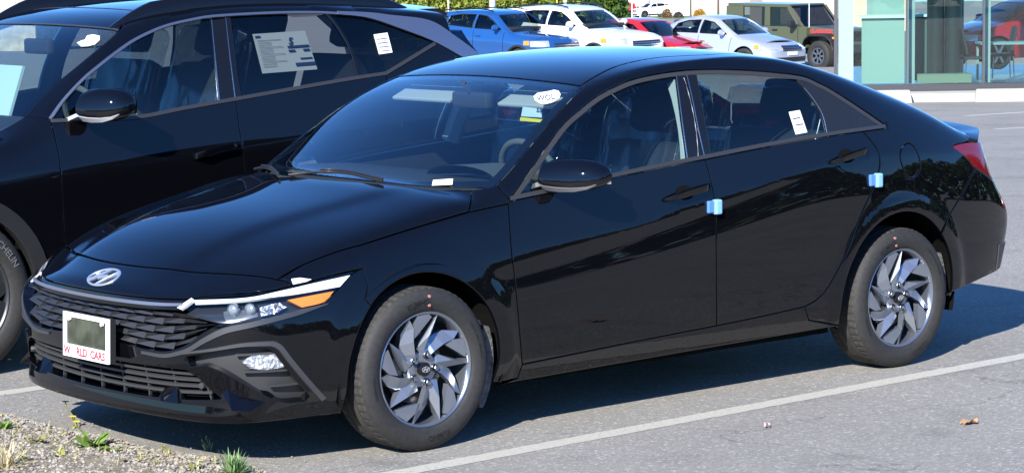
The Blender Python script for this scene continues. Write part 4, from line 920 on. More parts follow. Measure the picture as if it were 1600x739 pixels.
for sgn in (-1, 1):
    for x_, z_ in ((1.62, .45), ):
        q = E.lift('side', np.array([[1.50+.06*t, 1.02+.33*t] for t in np.linspace(0, 1, 6)]), -.05)[0]*np.array([1, -sgn, 1]); MB().tube(q, .045, 6).build('pillar_trim', INTERL, EP)
    q = E.lift('side', np.array([(.60, .96), (1.5, .99), (2.5, 1.06), (2.5, .5), (1.5, .4), (.55, .4)]), -.09)[0]*np.array([1, -sgn, 1]); MB().add(q, [(0, 1, 4, 5), (1, 2, 3, 4)]).build('door_card', INTER, EP)
b = MB().box((2.75, 0, .98), (.62, 1.3, .03)); b.build('parcel_shelf', INTERG, EP)
b = MB().box((2.5, 0, .7), (.04, 1.4, .55)); b.build('rear_bulkhead', INTER, EP)
# ---------------------------------------------------------------- black SUV in the next bay
class Suv(Sedan):
    W = Sp((-1, .80), (-.6, .895), (-.3, .925), (0, .932), (.5, .930), (1.5, .930), (2.2, .935), (2.75, .938), (3.2, .915), (3.6, .84), (3.8, .78))
    zu = Sp((-1, .86), (0, .885), (.5, .905), (1.5, .955), (2.4, 1.01), (3.8, 1.05))
    zb = Sp((-.6, 1.08), (.4, 1.115), (1.5, 1.17), (2.3, 1.235), (2.7, 1.30), (3.2, 1.36), (3.8, 1.38))
    zc = Sp((-1, .86), (-.85, .95), (-.6, 1.02), (-.2, 1.07), (.15, 1.105), (.25, 1.125), (.35, 1.17), (.6, 1.34), (.9, 1.525), (1.05, 1.585), (1.3, 1.63), (1.7, 1.655), (2.3, 1.645), (2.9, 1.605), (3.3, 1.565), (3.6, 1.53), (3.9, 1.50))
    crown = Sp((-1, .10), (0, .06), (.5, .05), (1.5, .05), (3, .05), (3.9, .06))
    bow = Sp((-1, .24), (-.3, .05), (.25, .14), (.9, .12), (1.3, .03), (3.9, 0))
    tum = Sp((-.5, 13), (1, 13), (2.5, 14), (3.9, 18)); tumc = Sp((-.5, .62), (1.5, .62), (3.9, .6))
    xf = Sp((.1, -.80), (.2, -.86), (.4, -.90), (.7, -.92), (.9, -.88), (1.0, -.80), (1.1, -.6))
    xr = Sp((.1, 3.5), (.3, 3.66), (.5, 3.72), (.8, 3.70), (1.0, 3.66), (1.2, 3.50), (1.4, 3.32), (1.5, 3.27), (1.6, 3.22))
    ridge = 0.; kb = Sp((-.5, .02), (.4, .012), (2.3, .012), (2.8, .02), (3.9, .04)); kt = Sp((-1, .06), (.4, .05), (1, .03), (3.9, .04))
    def Yl(s, x, z):
        zu = s.zu(x); y = s.W(x)-.004-T(13)*hin(z-zu, .012)-T(5)*hin(zu-z, .05)
        y = y+T(6)*hin(zu-.20-z, .05)-T(10)*hin(.45-z, .1)
        return y
    def F(s, P):
        x, y, z = P[..., 0], np.abs(P[..., 1]), P[..., 2]
        f = smax((y-s.Yside(x, z))*.98, (z-s.Ztop(x, y))*.9, s.kt(x))
        f = smax(f, s.Xf(y, z)-x, .06); f = smax(f, x-s.Xr(y, z), .05)
        return smax(f, .19-z, .03)
S_ = Suv(); S_.loc = np.array([-.49, 2.76, 0.]); S_.tr = (7.5, 17.); S_.ax = dict(z0=.6, fx=.3, rx=2.6)
SR = empty('sport_utility_vehicle', tuple(S_.loc))
tag(SR, 'large black sport utility vehicle with roof rails parked behind the black sedan', 'car')
sp = S_.px
sg1 = sp((80, 191), (86, 215), (93, 250), (97, 300), (99, 345)); sg1 = np.vstack([sg1, S_.lift('side', np.array([[sg1[-1, 0]+.01, .50]]))[0]])
sg2 = sp((368, 157), (374, 200), (381, 242), (386, 290)); sg2 = np.vstack([sg2, S_.lift('side', np.array([[sg2[-1, 0]+.01, .50]]))[0]])
sbelt = sp((78, 188), (130, 181), (207, 185), (290, 171)) if 0 else sp((80, 191), (207, 186), (290, 171), (368, 157), (475, 138), (556, 124), (604, 116.8))
sdlo = sp((78, 186), (100, 156), (129, 125), (148.7, 108), (180.6, 83), (212.5, 61.6), (255, 42.5), (297.5, 31.9), (340, 25.4), (441.5, 20.3), (526, 21.5), (576.7, 31), (627.5, 48), (680, 68))
sups = sp((604, 116.8), (640, 95), (681, 70))
print('suv', sg1[0], sg2[0], sbelt[-1], sdlo[-1], sups[-1])
sr_ = S_.lift('side', np.array([[2.42, .50], [2.36, .75], [2.38, .95], [2.46, 1.1]]))[0]; sr_ = np.vstack([sr_, sbelt[-1:]])
bot1 = lambda a, b: S_.lift('side', np.array([[x, .50] for x in np.linspace(a, b, 20)]))[0]
S_.panel('front_door', [sbelt[sbelt[:, 0] < sg2[0, 0]], sg2, bot1(sg2[-1, 0], sg1[-1, 0])[1:], sg1[::-1][1:]], 'side', PAINT, SR, gap=.0024, mirror=True, h=.03, feat=[np.stack([np.arange(.3, 2.5, .015), S_.zu(np.arange(.3, 2.5, .015))+k], 1) for k in (-.05, -.03, -.012, -.004, .004, .012, .03, .05)])
S_.panel('rear_door', [sbelt[sbelt[:, 0] > sg2[0, 0]], sr_[::-1][1:], bot1(sr_[0, 0], sg2[-1, 0])[1:], sg2[::-1][1:]], 'side', PAINT, SR, gap=.0024, mirror=True, h=.03, feat=[np.stack([np.arange(.3, 2.5, .015), S_.zu(np.arange(.3, 2.5, .015))+k], 1) for k in (-.05, -.03, -.012, -.004, .004, .012, .03, .05)])
# windscreen and roof
swt = S_.sym('top', [(20, 37.5), (95.6, 38.5), (187, 47)], S_.hit([(187, 47)])[0, 1])
swa = sp((187, 47), (160, 70), (120, 103), (85, 132), (52, 164), (36, 184))
print('suv ws', swt[0], swa[0], swa[-1])
scw = lambda y: .10+.40*y*y
swb = S_.lift('top', np.array([[scw(y), -y] for y in np.linspace(-swa[-1, 1]-.01, 0, 20)]))[0]
S_.panel('windscreen', [full(swt), swa[1:], swb, mir(swb)[::-1][1:], mir(swa)[::-1]], 'top', WSCREEN, SR, gap=.003, h=.06, off=-.003, depth=.004, edge=0)
shf = S_.lift('top', np.array([[-.80+.30*y*y, -y] for y in np.linspace(0, .74, 16)]))[0]; she = S_.lift('top', np.array([[x, -.74-.06*(x+.63)] for x in np.linspace(-.62, .30, 14)]))[0]
shr = S_.lift('top', np.array([[scw(y)-.03, -y] for y in np.linspace(.79, 0, 20)]))[0]
S_.panel('hood', [full(shf), she, shr, mir(shr)[::-1][1:], mir(she)[::-1]], 'top', PAINT, SR, gap=.003, h=.05)
rly = lambda x: -.60+.02*(x-1)
srd = np.vstack([swa[:1], S_.lift('top', np.array([[x, rly(x)] for x in np.linspace(1.1, 2.98, 24)]))[0]]); srb = S_.lift('top', np.array([[3.08-.05*(y/.6)**2, -y] for y in np.linspace(.55, 0, 12)]))[0]
S_.panel('roof', [full(swt), srd[1:], srb, mir(srb)[::-1][1:], mir(srd)[::-1]], 'top', PAINT, SR, gap=.003, h=.06)
for a_, b_ in (((.0, 1.24), (.55, 1.27)),):
    q = S_.lift('top', np.array([[1.25+.03*(y/.55)**2, -y] for y in np.linspace(-.55, .55, 20)]))[0]; S_.ribbon('roof_seam', q, .012, .001, TRIM, SR, off=.001)
S_.ribbon('screen_moulding', full(swt), .012, .002, TRIM, SR)
# body side frame with A, B, C pillars and quarter
sft = np.vstack([swa[-1:], sdlo[:1]])
arch_o = lambda a, b, cx=0., r=.475: S_.arc(cx, .365, r, a, b, 40)
quarter_rear = S_.lift('cyl', np.array([[3.40-.44*float(np.clip((v-.18)/.3, 0, 1)), v] for v in np.linspace(-.28, .97, 24)]))[0]
S_.panel('side_frame', [sdlo, sups[::-1], sr_[::-1], bot1(2.42, 2.36)[1:], S_.arc(2.755, .365, .475, 162, 20, 40), quarter_rear, srd[::-1], swa[1:]], 'cyl', PAINT, SR, gap=.0022, mirror=True, h=.035)
S_.panel('front_wing', [np.vstack([swa[-1:], sdlo[:1]]), sg1, bot1(sg1[-1, 0], .455)[1:], arch_o(16, 160), S_.lift('cyl', np.array([[-.55, v] for v in np.linspace(.05, .50, 14)]))[0], she[2:], shr[:3]], 'cyl', PAINT, SR, gap=.0022, mirror=True, h=.035)
CLAD = mat('grey_cladding', (.014, .0145, .0155), .55, bump=(500, .25, .0012))
for cx in (0., 2.755):
    S_.panel('arch_cladding', [arch_o(-14, 190, cx, .472), arch_o(190, -14, cx, .395)], 'side', CLAD, SR, gap=0, off=.012, depth=.05, mirror=True, h=.03)
S_.panel('sill_cladding', [bot1(.46, 2.30), S_.lift('side', np.array([[x, .24] for x in np.linspace(2.32, .44, 20)]))[0]], 'side', CLAD, SR, gap=.002, off=.008, depth=.03, mirror=True, h=.05)
# glazing
sb1 = sp((331, 30), (336, 80), (340, 120), (344, 164)); sb2 = sp((353, 27), (359, 80), (364, 120), (369, 159)); sb3 = sp((362, 25.5), (368, 80), (374, 125), (380, 157))
S_.panel('door_glass', [sdlo[sdlo[:, 0] < sb1[0, 0]], sb1, sbelt[sbelt[:, 0] < sb1[-1, 0]][::-1]], 'side', SIDEGL, SR, gap=.003, off=-.01, depth=.004, edge=0, h=.05, mirror=True)
S_.panel('pillar_cover', [sb1, sb2[::-1]], 'side', GLOSSB, SR, gap=.0015, off=-.006, mirror=True); S_.panel('pillar_cover', [sb2, sb3[::-1]], 'side', GLOSSB, SR, gap=.0015, off=-.006, mirror=True)
mat_priv = glass('rear_privacy_glass', (.38, .42, .43), 1.4)
sb4 = sp((512, 21), (526, 38), (541, 62), (552, 86), (561, 124)); dsel = lambda a, b: sdlo[(sdlo[:, 0] > a) & (sdlo[:, 0] < b)]; bsel = lambda a, b: sbelt[(sbelt[:, 0] > a) & (sbelt[:, 0] < b)]
S_.panel('door_glass', [dsel(sb3[0, 0], sb4[0, 0]), sb4, bsel(sb3[-1, 0], sb4[-1, 0])[::-1], sb3[::-1]], 'side', mat_priv, SR, gap=.003, off=-.01, depth=.004, edge=0, h=.05, mirror=True)
S_.panel('quarter_glass', [dsel(sb4[0, 0], 9), sups[::-1], bsel(sb4[-1, 0], 9)[::-1], sb4[::-1]], 'side', PRIVACY, SR, gap=.003, off=-.01, depth=.004, edge=0, h=.05, mirror=True)
S_.ribbon('window_trim', sb4, .018, .002, GLOSSB, SR, off=-.006, mirror=True)
S_.ribbon('belt_trim', np.vstack([sbelt, sups[1:]]), .020, .004, TRIM, SR, off=-.002, side=.006, mirror=True)
TCH = mat('satin_silver_trim', (.27, .30, .37), .26, metal=.85)
S_.ribbon('chrome_arch', sdlo[sdlo[:, 0] < S_.hit([(532, 22)])[0, 0]], .017, .005, TCH, SR, off=-.002, side=.0, mirror=True)
S_.panel('chrome_pillar', [sp((526, 18.5), (576, 20.5), (610, 24.5), (671, 33), (712, 58), (752, 88)), sp((752, 88), (727, 93))[1:], sp((727, 93), (678, 66), (627, 46), (576, 29), (526, 23))[1:]], 'side', TCH, SR, gap=0, off=.006, depth=.012, mirror=True, h=.03)
for e in (sb1, sb2): S_.ribbon('pillar_strip', e, .005, .001, SATCHR, SR, off=-.004, mirror=True)
# rails, mirror, handle
RAILM = mat('rail_black', (.004, .004, .005), .2)
for sgn in (1, -1):
    xs = np.concatenate([np.linspace(1.02, 1.3, 8), np.linspace(1.4, 2.6, 12), np.linspace(2.65, 2.85, 5)]); h_ = np.interp(xs, [1.02, 1.25, 2.65, 2.85], [0, .055, .055, 0])
    P = S_.lift('top', np.array([[x, rly(x)+.005] for x in xs]))[0]; MB().loft([[(p[0], (p[1]+dy)*sgn, p[2]+k*h+dz) for dy, k, dz in ((-.022, 0, -.01), (-.018, 1, -.004), (-.008, 1, .004), (.010, 1, .004), (.018, 1, -.004), (.020, 0, -.01))] for p, h in zip(P, h_)]).build('roof_rail', RAILM, SR, smooth=True, angle=50)
door_mirror(S_, (.70, -.93, 1.205), (.80, -1.10, 1.20), .075, .068, SR, PAINT, mat('mirror_chrome', (.8, .8, .82), .35, metal=.7))
P = S_.hit(cr([(303, 244), (335, 234), (370, 227)], 3.)); N = S_.G(P); t_ = np.linspace(0, 1, len(P)); o_ = .04*np.minimum(1, 5*np.minimum(t_, 1-t_)+.25)
for dx in (0, 1.02):
    for sgn in (1, -1):
        rings = [[(P[i]+np.array([dx, 0, dx*.045])+N[i]*(o_[i]+dn)+np.array([0, 0, dz]))*np.array([1, sgn, 1]) for dn, dz in ((-.012, -.013), (.0, -.017), (.006, -.004), (.004, .012), (-.008, .015))] for i in range(len(P))]; MB().loft(rings).build('door_handle', PAINT, SR, smooth=True, angle=60)
# simplified nose and tail
fq = lambda z0, z1, u0, u1, m_, nm, off=0., mr=False, k=16: S_.panel(nm, [S_.lift('front', np.array([[u, z0] for u in np.linspace(u0, u1, k)]+[[u, z1] for u in np.linspace(u1, u0, k)]))[0]], 'front', m_, SR, gap=.003, off=off, h=.05, mirror=mr)
ue = S_.to2d('front', S_.lift('side', np.array([[-.55, .7]]))[0])[0, 0]
fq(.24, .52, -ue, ue, CLAD, 'lower_bumper'); fq(.52, .66, -ue, ue, PAINT, 'front_bumper'); fq(.66, .93, -.52, .52, GRL, 'grille', -.01); fq(.66, .93, .53, ue, PAINT, 'bumper_corner', 0, True); fq(.935, 1.0, -.62, .62, PAINT, 'nose_panel'); fq(.56, .64, .58, .72, CLEAR, 'headlamp', .004, True)
rq2 = lambda z0, z1, u0, u1, m_, nm, off=0., mr=False: S_.panel(nm, [S_.lift('rear', np.array([[u, z0] for u in np.linspace(u0, u1, 20)]+[[u, z1] for u in np.linspace(u1, u0, 20)]))[0]], 'rear', m_, SR, gap=.003, off=off, h=.06, mirror=mr)
ur = S_.to2d('rear', S_.lift('side', np.array([[3.42, .7]]))[0])[0, 0]
rq2(.30, .62, -ur, ur, CLAD, 'rear_bumper'); rq2(.62, .95, -ur, ur, PAINT, 'tailgate'); rq2(.95, 1.03, -ur, ur, REDL, 'tail_lamp_bar'); rq2(1.03, 1.15, -ur, ur, PAINT, 'tailgate_panel'); rq2(1.15, 1.46, -ur*.86, ur*.86, PRIVACY, 'rear_screen', -.004)
q = S_.lift('top', np.array([[3.04-.03*(y/.6)**2, -y] for y in np.linspace(-.6, .6, 12)]))[0]
MB().loft([[(p[0]-.30, p[1]*1.0, p[2]+.012), (p[0]+.02, p[1], p[2]+.012), (p[0]+.10, p[1]*.98, p[2]-.015), (p[0]+.08, p[1]*.98, p[2]-.05), (p[0]-.05, p[1], p[2]-.05)] for p in q]).build('roof_spoiler', PAINT, SR, smooth=True, angle=40)
b = MB().box((1.4, 0, .34), (3.3, 1.2, .2)); b.box((1.38, 0, .34), (1.85, 1.62, .18)); b.build('underbody', DARK, SR)
for ax_ in (0, 2.755):
    for sgn in (-1, 1):
        b = MB(); n = 24; a = np.radians(np.linspace(-10, 190, n)); b.loft([[(ax_+.42*math.cos(t), sgn*.90, .365+.42*math.sin(t)) for t in a], [(ax_+.42*math.cos(t), sgn*.60, .365+.42*math.sin(t)) for t in a]], closed=False, cap=False); b.f.append(tuple(range(n, 2*n))); b.build('wheel_well', DARK, SR)
# wheels
def suv_wheel():
    root = bpy.data.objects.new('wheel', None); COL.objects.link(root); root.parent = SR
    make_tyre('tyre', .366, .250, .235, root, [('MICHELIN', 42, .308, .044), ('MICHELIN', 222, .308, .044)], letm=mat('raised_grey_lettering', (.13, .13, .13), .6))
    MB().lathe([(.252, -.09), (.255, -.100), (.250, -.104), (.243, -.100), (.236, -.08), (.23, .02), (.22, .1)], 80).build('rim', mat('dark_alloy', (.07, .075, .082), .35, metal=.8), root, smooth=True, angle=50)
    MB().lathe([(.235, .0), (.05, .01)], 40).build('wheel_back', DARK, root)
    for k in range(5):
        a = 72*k-6; pt = lambda r, d, y: (r*math.cos(math.radians(a+d)), y, r*math.sin(math.radians(a+d)))
        b = MB(); top = [pt(.05, -30, -.085), (pt(.13, -17, -.082)), pt(.242, -24, -.092), pt(.244, -4, -.094), pt(.20, 0, -.09), pt(.244, 8, -.094), pt(.242, 20, -.092), pt(.13, 14, -.082), pt(.05, 30, -.085)]
        kk = len(top); b.add(top+[(p[0], p[1]+.04, p[2]) for p in top], [tuple(range(kk))]+[(i, (i+1) % kk, kk+(i+1) % kk, kk+i) for i in range(kk)]); b.build('spoke', MATS['dark_alloy'], root)
    MB().lathe([(0, -.098), (.03, -.097), (.034, -.09), (.06, -.086), (.06, -.04)], 30).build('hub_cap', GLOSSB, root, smooth=True, angle=40)
    return root
w0 = suv_wheel()
for i, (x_, y_, rz) in enumerate(((0, -.81, 0), (2.755, -.81, 0), (0, .81, math.pi), (2.755, .81, math.pi))):
    w_ = w0 if i == 0 else copy_tree(w0, SR); w_.location = (x_, y_, .366); w_.rotation_euler = (0, .3*i, rz)
# stickers and cabin
for nm, c, m_, o_ in (('window_price_sheet', [(397, 51), (479, 45.5), (499, 107), (413, 113.5)], mat('price_sheet', (.88, .90, .86), .6), -.018), ('window_label', [(584.5, 54), (606, 51), (614, 82), (593, 85)], WHITE, -.004), ('heart_sticker', [(120.5, 68), (133, 63.5), (137, 57), (146, 55.5), (156, 57.5), (156, 64), (149, 70.5), (138, 73.5), (127, 74)], WHITE, .004)):
    sh = sticker(nm, c, m_, o_, S_, SR)
    if nm == 'window_price_sheet':
        pxlettering('5', (456.5, 63), 15, LETBLUE, .03, S_, sh, -.014, .03)
        for k, (u, v, w_, h_) in enumerate(((.58, .36, .40, .05), (.64, .80, .36, .085), (.03, .06, .10, .05), (.75, .68, .22, .03), (.58, .46, .12, .05), (.85, .46, .12, .05))):
            f_ = lambda a, b: tuple((1-b)*((1-a)*np.array(c[0])+a*np.array(c[1]))+b*((1-a)*np.array(c[3])+a*np.array(c[2])))
            sticker('sheet_print', [f_(u, v), f_(u+w_, v), f_(u+w_, v+h_), f_(u, v+h_)], LETBLUE, -.015, S_, sh)
        for k in range(12): sticker('sheet_line', [f_(.05, .18+k*.06), f_(.30+.2*(k % 3 == 0), .18+k*.06), f_(.30+.2*(k % 3 == 0), .188+k*.06), f_(.05, .188+k*.06)], LETGREY, -.015, S_, sh)
    if nm == 'window_label':
        for k in range(8): sticker('label_line', [(587.5+k*1., 58+k*3.1), (604+k*1., 56+k*3.1), (604.2+k*1., 57+k*3.1), (587.8+k*1., 59+k*3.1)], LETGREY if k % 2 else LETPALE, -.002, S_, sh)
    if nm == 'heart_sticker': pxlettering('WORLD', (138, 66), 6, LETPALE, .12, S_, sh, .006)
for y_ in (-.38, .38): seat(1.36, y_, .68, SR, hgt=.62); seat(2.25, y_, .72, SR, .6, True, False, .26, INTER, .56)
b = MB(); b.loft([[(.30, y, 1.08), (.62, y, 1.12), (.85, y, 1.10), (.93, y, 1.0), (.9, y, .8), (.4, y, .7)] for y in np.linspace(-.72, .72, 7)]); b.build('dashboard', INTER, SR)
MW = Matrix.Translation((1.02, -.38, 1.08)) @ Matrix.Rotation(math.radians(-22), 4, 'Y'); b = MB().tube([(0, .185*math.cos(a), .185*math.sin(a)) for a in np.linspace(0, 2*math.pi, 36)], .015, 8, cap=False); b.box((.01, 0, 0), (.04, .12, .09)); b.box((.01, 0, 0), (.015, .35, .025)); b.xf(MW).build('steering_wheel', INTERG, SR, smooth=True)
Pq = S_.lift('top', np.array([(x, y) for x in np.linspace(1.08, 3.3, 10) for y in np.linspace(-.52, .52, 7)]), -.04)[0]; MB().add(Pq, [(i*7+j, i*7+j+1, (i+1)*7+j+1, (i+1)*7+j) for i in range(9) for j in range(6)]).build('headlining', INTERL, SR)
b = MB().box((.98, 0, 1.44), (.04, .24, .075), bev=.015); b.build('rear_view_mirror', INTER, SR)
b = MB().box((1.6, 0, .58), (3.0, 1.5, .05)); b.build('cabin_floor', INTER, SR); b = MB().box((.88, .3, 1.2), (.015, .46, .30), M=Matrix.Rotation(.35, 3, 'Y')); b.build('paper_mat', mat('pale_blue_card', (.55, .72, .74), .7), SR)
# ---------------------------------------------------------------- verge: gravel, soil, weeds
vb = [gpx(*q) for q in ((-60, 645), (0, 655), (45, 667), (100, 682), (160, 693), (215, 708), (270, 718), (330, 727), (390, 741), (430, 760))]
SOIL = mat('sandy_soil', (.16, .135, .10), .95, noise=(9, (.25, .215, .16), .2), bump=(70, .9, .015))
inner = [gpx(*q) for q in ((-60, 690), (0, 695), (45, 705), (90, 715), (140, 725), (190, 738), (245, 750), (300, 762), (350, 775), (390, 790))]; far_ = [p+np.array([-1.2, -.95, 0]) for p in inner]
Vv = [p+np.array([0, 0, .003]) for p in vb]+[p+np.array([0, 0, .008+.006*random.random()]) for p in inner]+[p+np.array([0, 0, .02]) for p in far_]; k = len(vb)
tag(link('verge', pymesh('verge', Vv, [(i, i+1, k+i+1, k+i) for i in range(k-1)]+[(k+i, k+i+1, 2*k+i+1, 2*k+i) for i in range(k-1)], True), None, SOIL), kind='structure')
def in_verge(n, spread=1.0):
    out = []
    while len(out) < n:
        i = random.randrange(k-1); t = random.random(); a = vb[i]*(1-t)+vb[i+1]*t; b = far_[i]*(1-t)+far_[i+1]*t; s_ = random.random()**1.3*.8-.05*spread; p = a*(1-s_)+b*s_; out.append((p, s_))
    return out
def stones(name, n, r0, r1, m, sp_=1.):
    b = MB()
    for p, s_ in in_verge(n, sp_):
        r = r0+(r1-r0)*random.random()**2.2; z = .006+.012*min(1, max(0, s_)*2.); a = random.random()*6.28; kx, ky, kz = random.uniform(.8, 1.4), random.uniform(.7, 1.1), random.uniform(.45, .8)
        V = []
        for th, ph_ in ((0, 0), (0, 1), (1.57, 1), (3.14, 1), (4.71, 1), (.8, -1), (2.36, -1), (3.93, -1), (5.5, -1)):
            if ph_ == 0: V.append((0, 0, 1.)); continue
            q = .95 if ph_ > 0 else .9; V.append((q*math.cos(th)*random.uniform(.8, 1.15), q*math.sin(th)*random.uniform(.8, 1.15), .35 if ph_ > 0 else -.3))
        V = [(p[0]+r*(x*kx*math.cos(a)-y*ky*math.sin(a)), p[1]+r*(x*kx*math.sin(a)+y*ky*math.cos(a)), z+r*zz*kz) for x, y, zz in V]
        b.add(V, [(0, 1, 2), (0, 2, 3), (0, 3, 4), (0, 4, 1), (1, 5, 2), (2, 5, 6), (2, 6, 3), (3, 6, 7), (3, 7, 4), (4, 7, 8), (4, 8, 1), (1, 8, 5)])
    o = b.build(name, m, None); tag(o, kind='stuff'); return o
tag(stones('gravel', 7000, .0028, .0105, mat('gravel_grey', (.19, .178, .16), .85, noise=(35, (.33, .31, .275), .12))), 'loose grey and tan gravel along the verge', 'gravel')
tag(stones('pale_gravel', 2600, .003, .012, mat('gravel_tan', (.25, .205, .155), .85, noise=(30, (.40, .335, .255), .12))), 'paler tan pebbles mixed into the verge gravel', 'gravel')
tag(stones('scattered_grit', 420, .002, .006, MATS['gravel_grey'], 4.5), 'grit scattered from the verge onto the asphalt', 'gravel')
LEAFG = mat('weed_green', (.10, .19, .035), .6, noise=(40, (.18, .26, .06), .2)); LEAFY = mat('weed_yellow_green', (.24, .27, .07), .6, noise=(40, (.33, .31, .10), .2)); GREYG = mat('weed_grey_green', (.17, .23, .10), .65, noise=(60, (.24, .29, .14), .2)); STRAW = mat('dry_straw', (.46, .38, .20), .8, noise=(50, (.56, .48, .28), .2)); PETAL = mat('yellow_petal', (.85, .68, .02), .5)
def blade_leaf(b, p, az, L_, w, rise, curl):
    p = np.array(p); d = np.array([math.cos(az), math.sin(az), 0]); s_ = np.array([-d[1], d[0], 0]); V = []
    for i in range(5):
        t = i/4; c = p+d*L_*t*math.cos(rise)*(1+.1*t)+np.array([0, 0, L_*(math.sin(rise)*t-curl*t*t)]); ww = w*(math.sin(math.pi*min(1, t*.8+.14)))**.8*(1 if i < 4 else .1); V += [tuple(c-s_*ww), tuple(c+s_*ww+np.array([0, 0, .15*ww]))]
    b.add(V, [(2*i, 2*i+2, 2*i+3, 2*i+1) for i in range(4)])
def weed(px_, py_, label, leaves, L_, w, m, stem=None, flower=None, rise=(.2, 1.1), name='weed', curl=.3):
    c = gpx(px_, py_); root = empty(name, tuple(c)); tag(root, label, 'plant'); b = MB()
    for _ in range(leaves): blade_leaf(b, (random.gauss(0, .012), random.gauss(0, .012), .0), random.random()*6.28, L_*random.uniform(.6, 1.2), w*random.uniform(.7, 1.2), random.uniform(*rise), curl*random.random())
    b.build('leaves', m, root)
    for (dx, h) in (stem or []):
        q = [(dx*t+.012*math.sin(5*t), .01*math.sin(3*t), h*t) for t in np.linspace(0, 1, 6)]; MB().tube(q, .0022, 5).build('stem', m, root)
        if flower:
            b = MB(); e = q[-1]
            for j in range(12): blade_leaf(b, e, j*.52, .016, .005, .35, .1)
            b.build('flower', flower, root)
    return root
weed(142, 700, 'leafy green weed beside the front bumper shadow', 26, .085, .013, LEAFG, [(-.05, .11)], PETAL)
weed(118, 668, 'thin yellow-flowered weed at the bumper shadow tip', 4, .03, .005, LEAFY, [(.0, .045), (-.03, .11)], PETAL)
weed(324, 704, 'small grey-green seedling with upright twigs on the asphalt', 8, .045, .004, GREYG, [(.01, .06), (-.012, .05)], None, (.9, 1.5))
weed(258, 712, 'small branching seedling left of the grey-green one', 8, .04, .004, LEAFY, [(.0, .05), (.014, .045)], None, (.8, 1.5))
weed(365, 744, 'feathery bright green tuft at the bottom edge of the verge', 150, .10, .0028, mat('feathery_green', (.12, .22, .06), .6, noise=(40, (.20, .30, .12), .2)), None, None, (.25, 1.5), 'tuft', .15)
weed(8, 735, 'dry straw grass clump in the bottom left corner', 90, .13, .0025, STRAW, None, None, (.3, 1.4), 'grass_clump', .5)
weed(60, 693, 'low yellow-green weed on the gravel near the left edge', 20, .06, .010, LEAFY, [(.02, .03)], None, (.1, .7))
weed(2, 672, 'green weed touching the left edge of the verge', 16, .06, .009, LEAFG, [(.0, .06)], PETAL, (.3, 1.2))
weed(205, 722, 'flat rosette weed in the middle of the gravel', 18, .05, .009, LEAFY, None, None, (.05, .5))
weed(95, 715, 'sprawling yellowish weed in the gravel below the flowered one', 22, .06, .008, LEAFY, [(-.03, .05)], None, (.1, .8))
weed(170, 706, 'small leafy weed just right of the larger green one', 14, .05, .008, LEAFG, None, None, (.2, 1.0))
weed(40, 722, 'straggly green weed low on the left gravel', 18, .05, .006, LEAFG, None, None, (.2, 1.2))
weed(300, 735, 'pale yellow weed beside the feathery tuft', 16, .05, .005, LEAFY, None, None, (.3, 1.3))
c = gpx(622, 702); r_ = empty('dry_stalk', tuple(c)); tag(r_, 'bent dry stalk rising in front of the front tyre', 'plant')
MB().tube([(-.005, 0, 0), (.004, 0, .03), (-.012, 0, .06), (-.018, 0, .09), (-.008, .0, .105)], .0022, 5).build('stem', STRAW, r_); MB().tube([(.0, 0, 0), (.012, 0, .025), (.02, 0, .06)], .0016, 5).build('stem', LEAFY, r_)
b = MB()
for p, s_ in in_verge(420, .5): blade_leaf(b, (p[0], p[1], .008), random.random()*6.28, random.uniform(.015, .05), random.uniform(.0012, .003), random.uniform(.2, 1.3), .3*random.random())
tag(b.build('verge_grass', LEAFY, None), 'sparse short grass blades and seedlings through the gravel', 'grass', kind='stuff')
b = MB()
for p, s_ in in_verge(260, .5): blade_leaf(b, (p[0], p[1], .010), random.random()*6.28, random.uniform(.02, .07), random.uniform(.001, .0022), random.uniform(.0, .5), .1)
tag(b.build('dry_litter', STRAW, None), 'dry straw and dead stems lying on the gravel', 'litter', kind='stuff')
def dead_leaf(px_, py_, s_, m, label):
    c = gpx(px_, py_, .006); V = []; n = 14
    for i in range(n): a = 6.283*i/n; r = s_*(.55+.45*abs(math.cos(2.5*a)))*random.uniform(.8, 1.1); V.append((c[0]+r*math.cos(a), c[1]+r*.7*math.sin(a), c[2]+.016*abs(math.cos(a*1.5))*random.uniform(.4, 1.4)))
    V.append((c[0], c[1], c[2]+.004)); b = MB().add(V, [(i, (i+1) % n, n) for i in range(n)]); b.tube([c, c+np.array([-s_*.7, -s_*.3, .01]), c+np.array([-s_*1.3, -s_*.4, .004])], .0018, 5); tag(b.build('fallen_leaf', m, None), label, 'leaf', 'fallen leaves on the asphalt')
dead_leaf(1515, 660, .052, mat('dry_leaf', (.36, .17, .07), .7, noise=(40, (.50, .28, .13), .2)), 'curled brown dry leaf lying on the asphalt'); dead_leaf(1199, 666, .018, mat('pink_leaf', (.60, .38, .33), .7), 'tiny pinkish leaf on the asphalt below the white line')
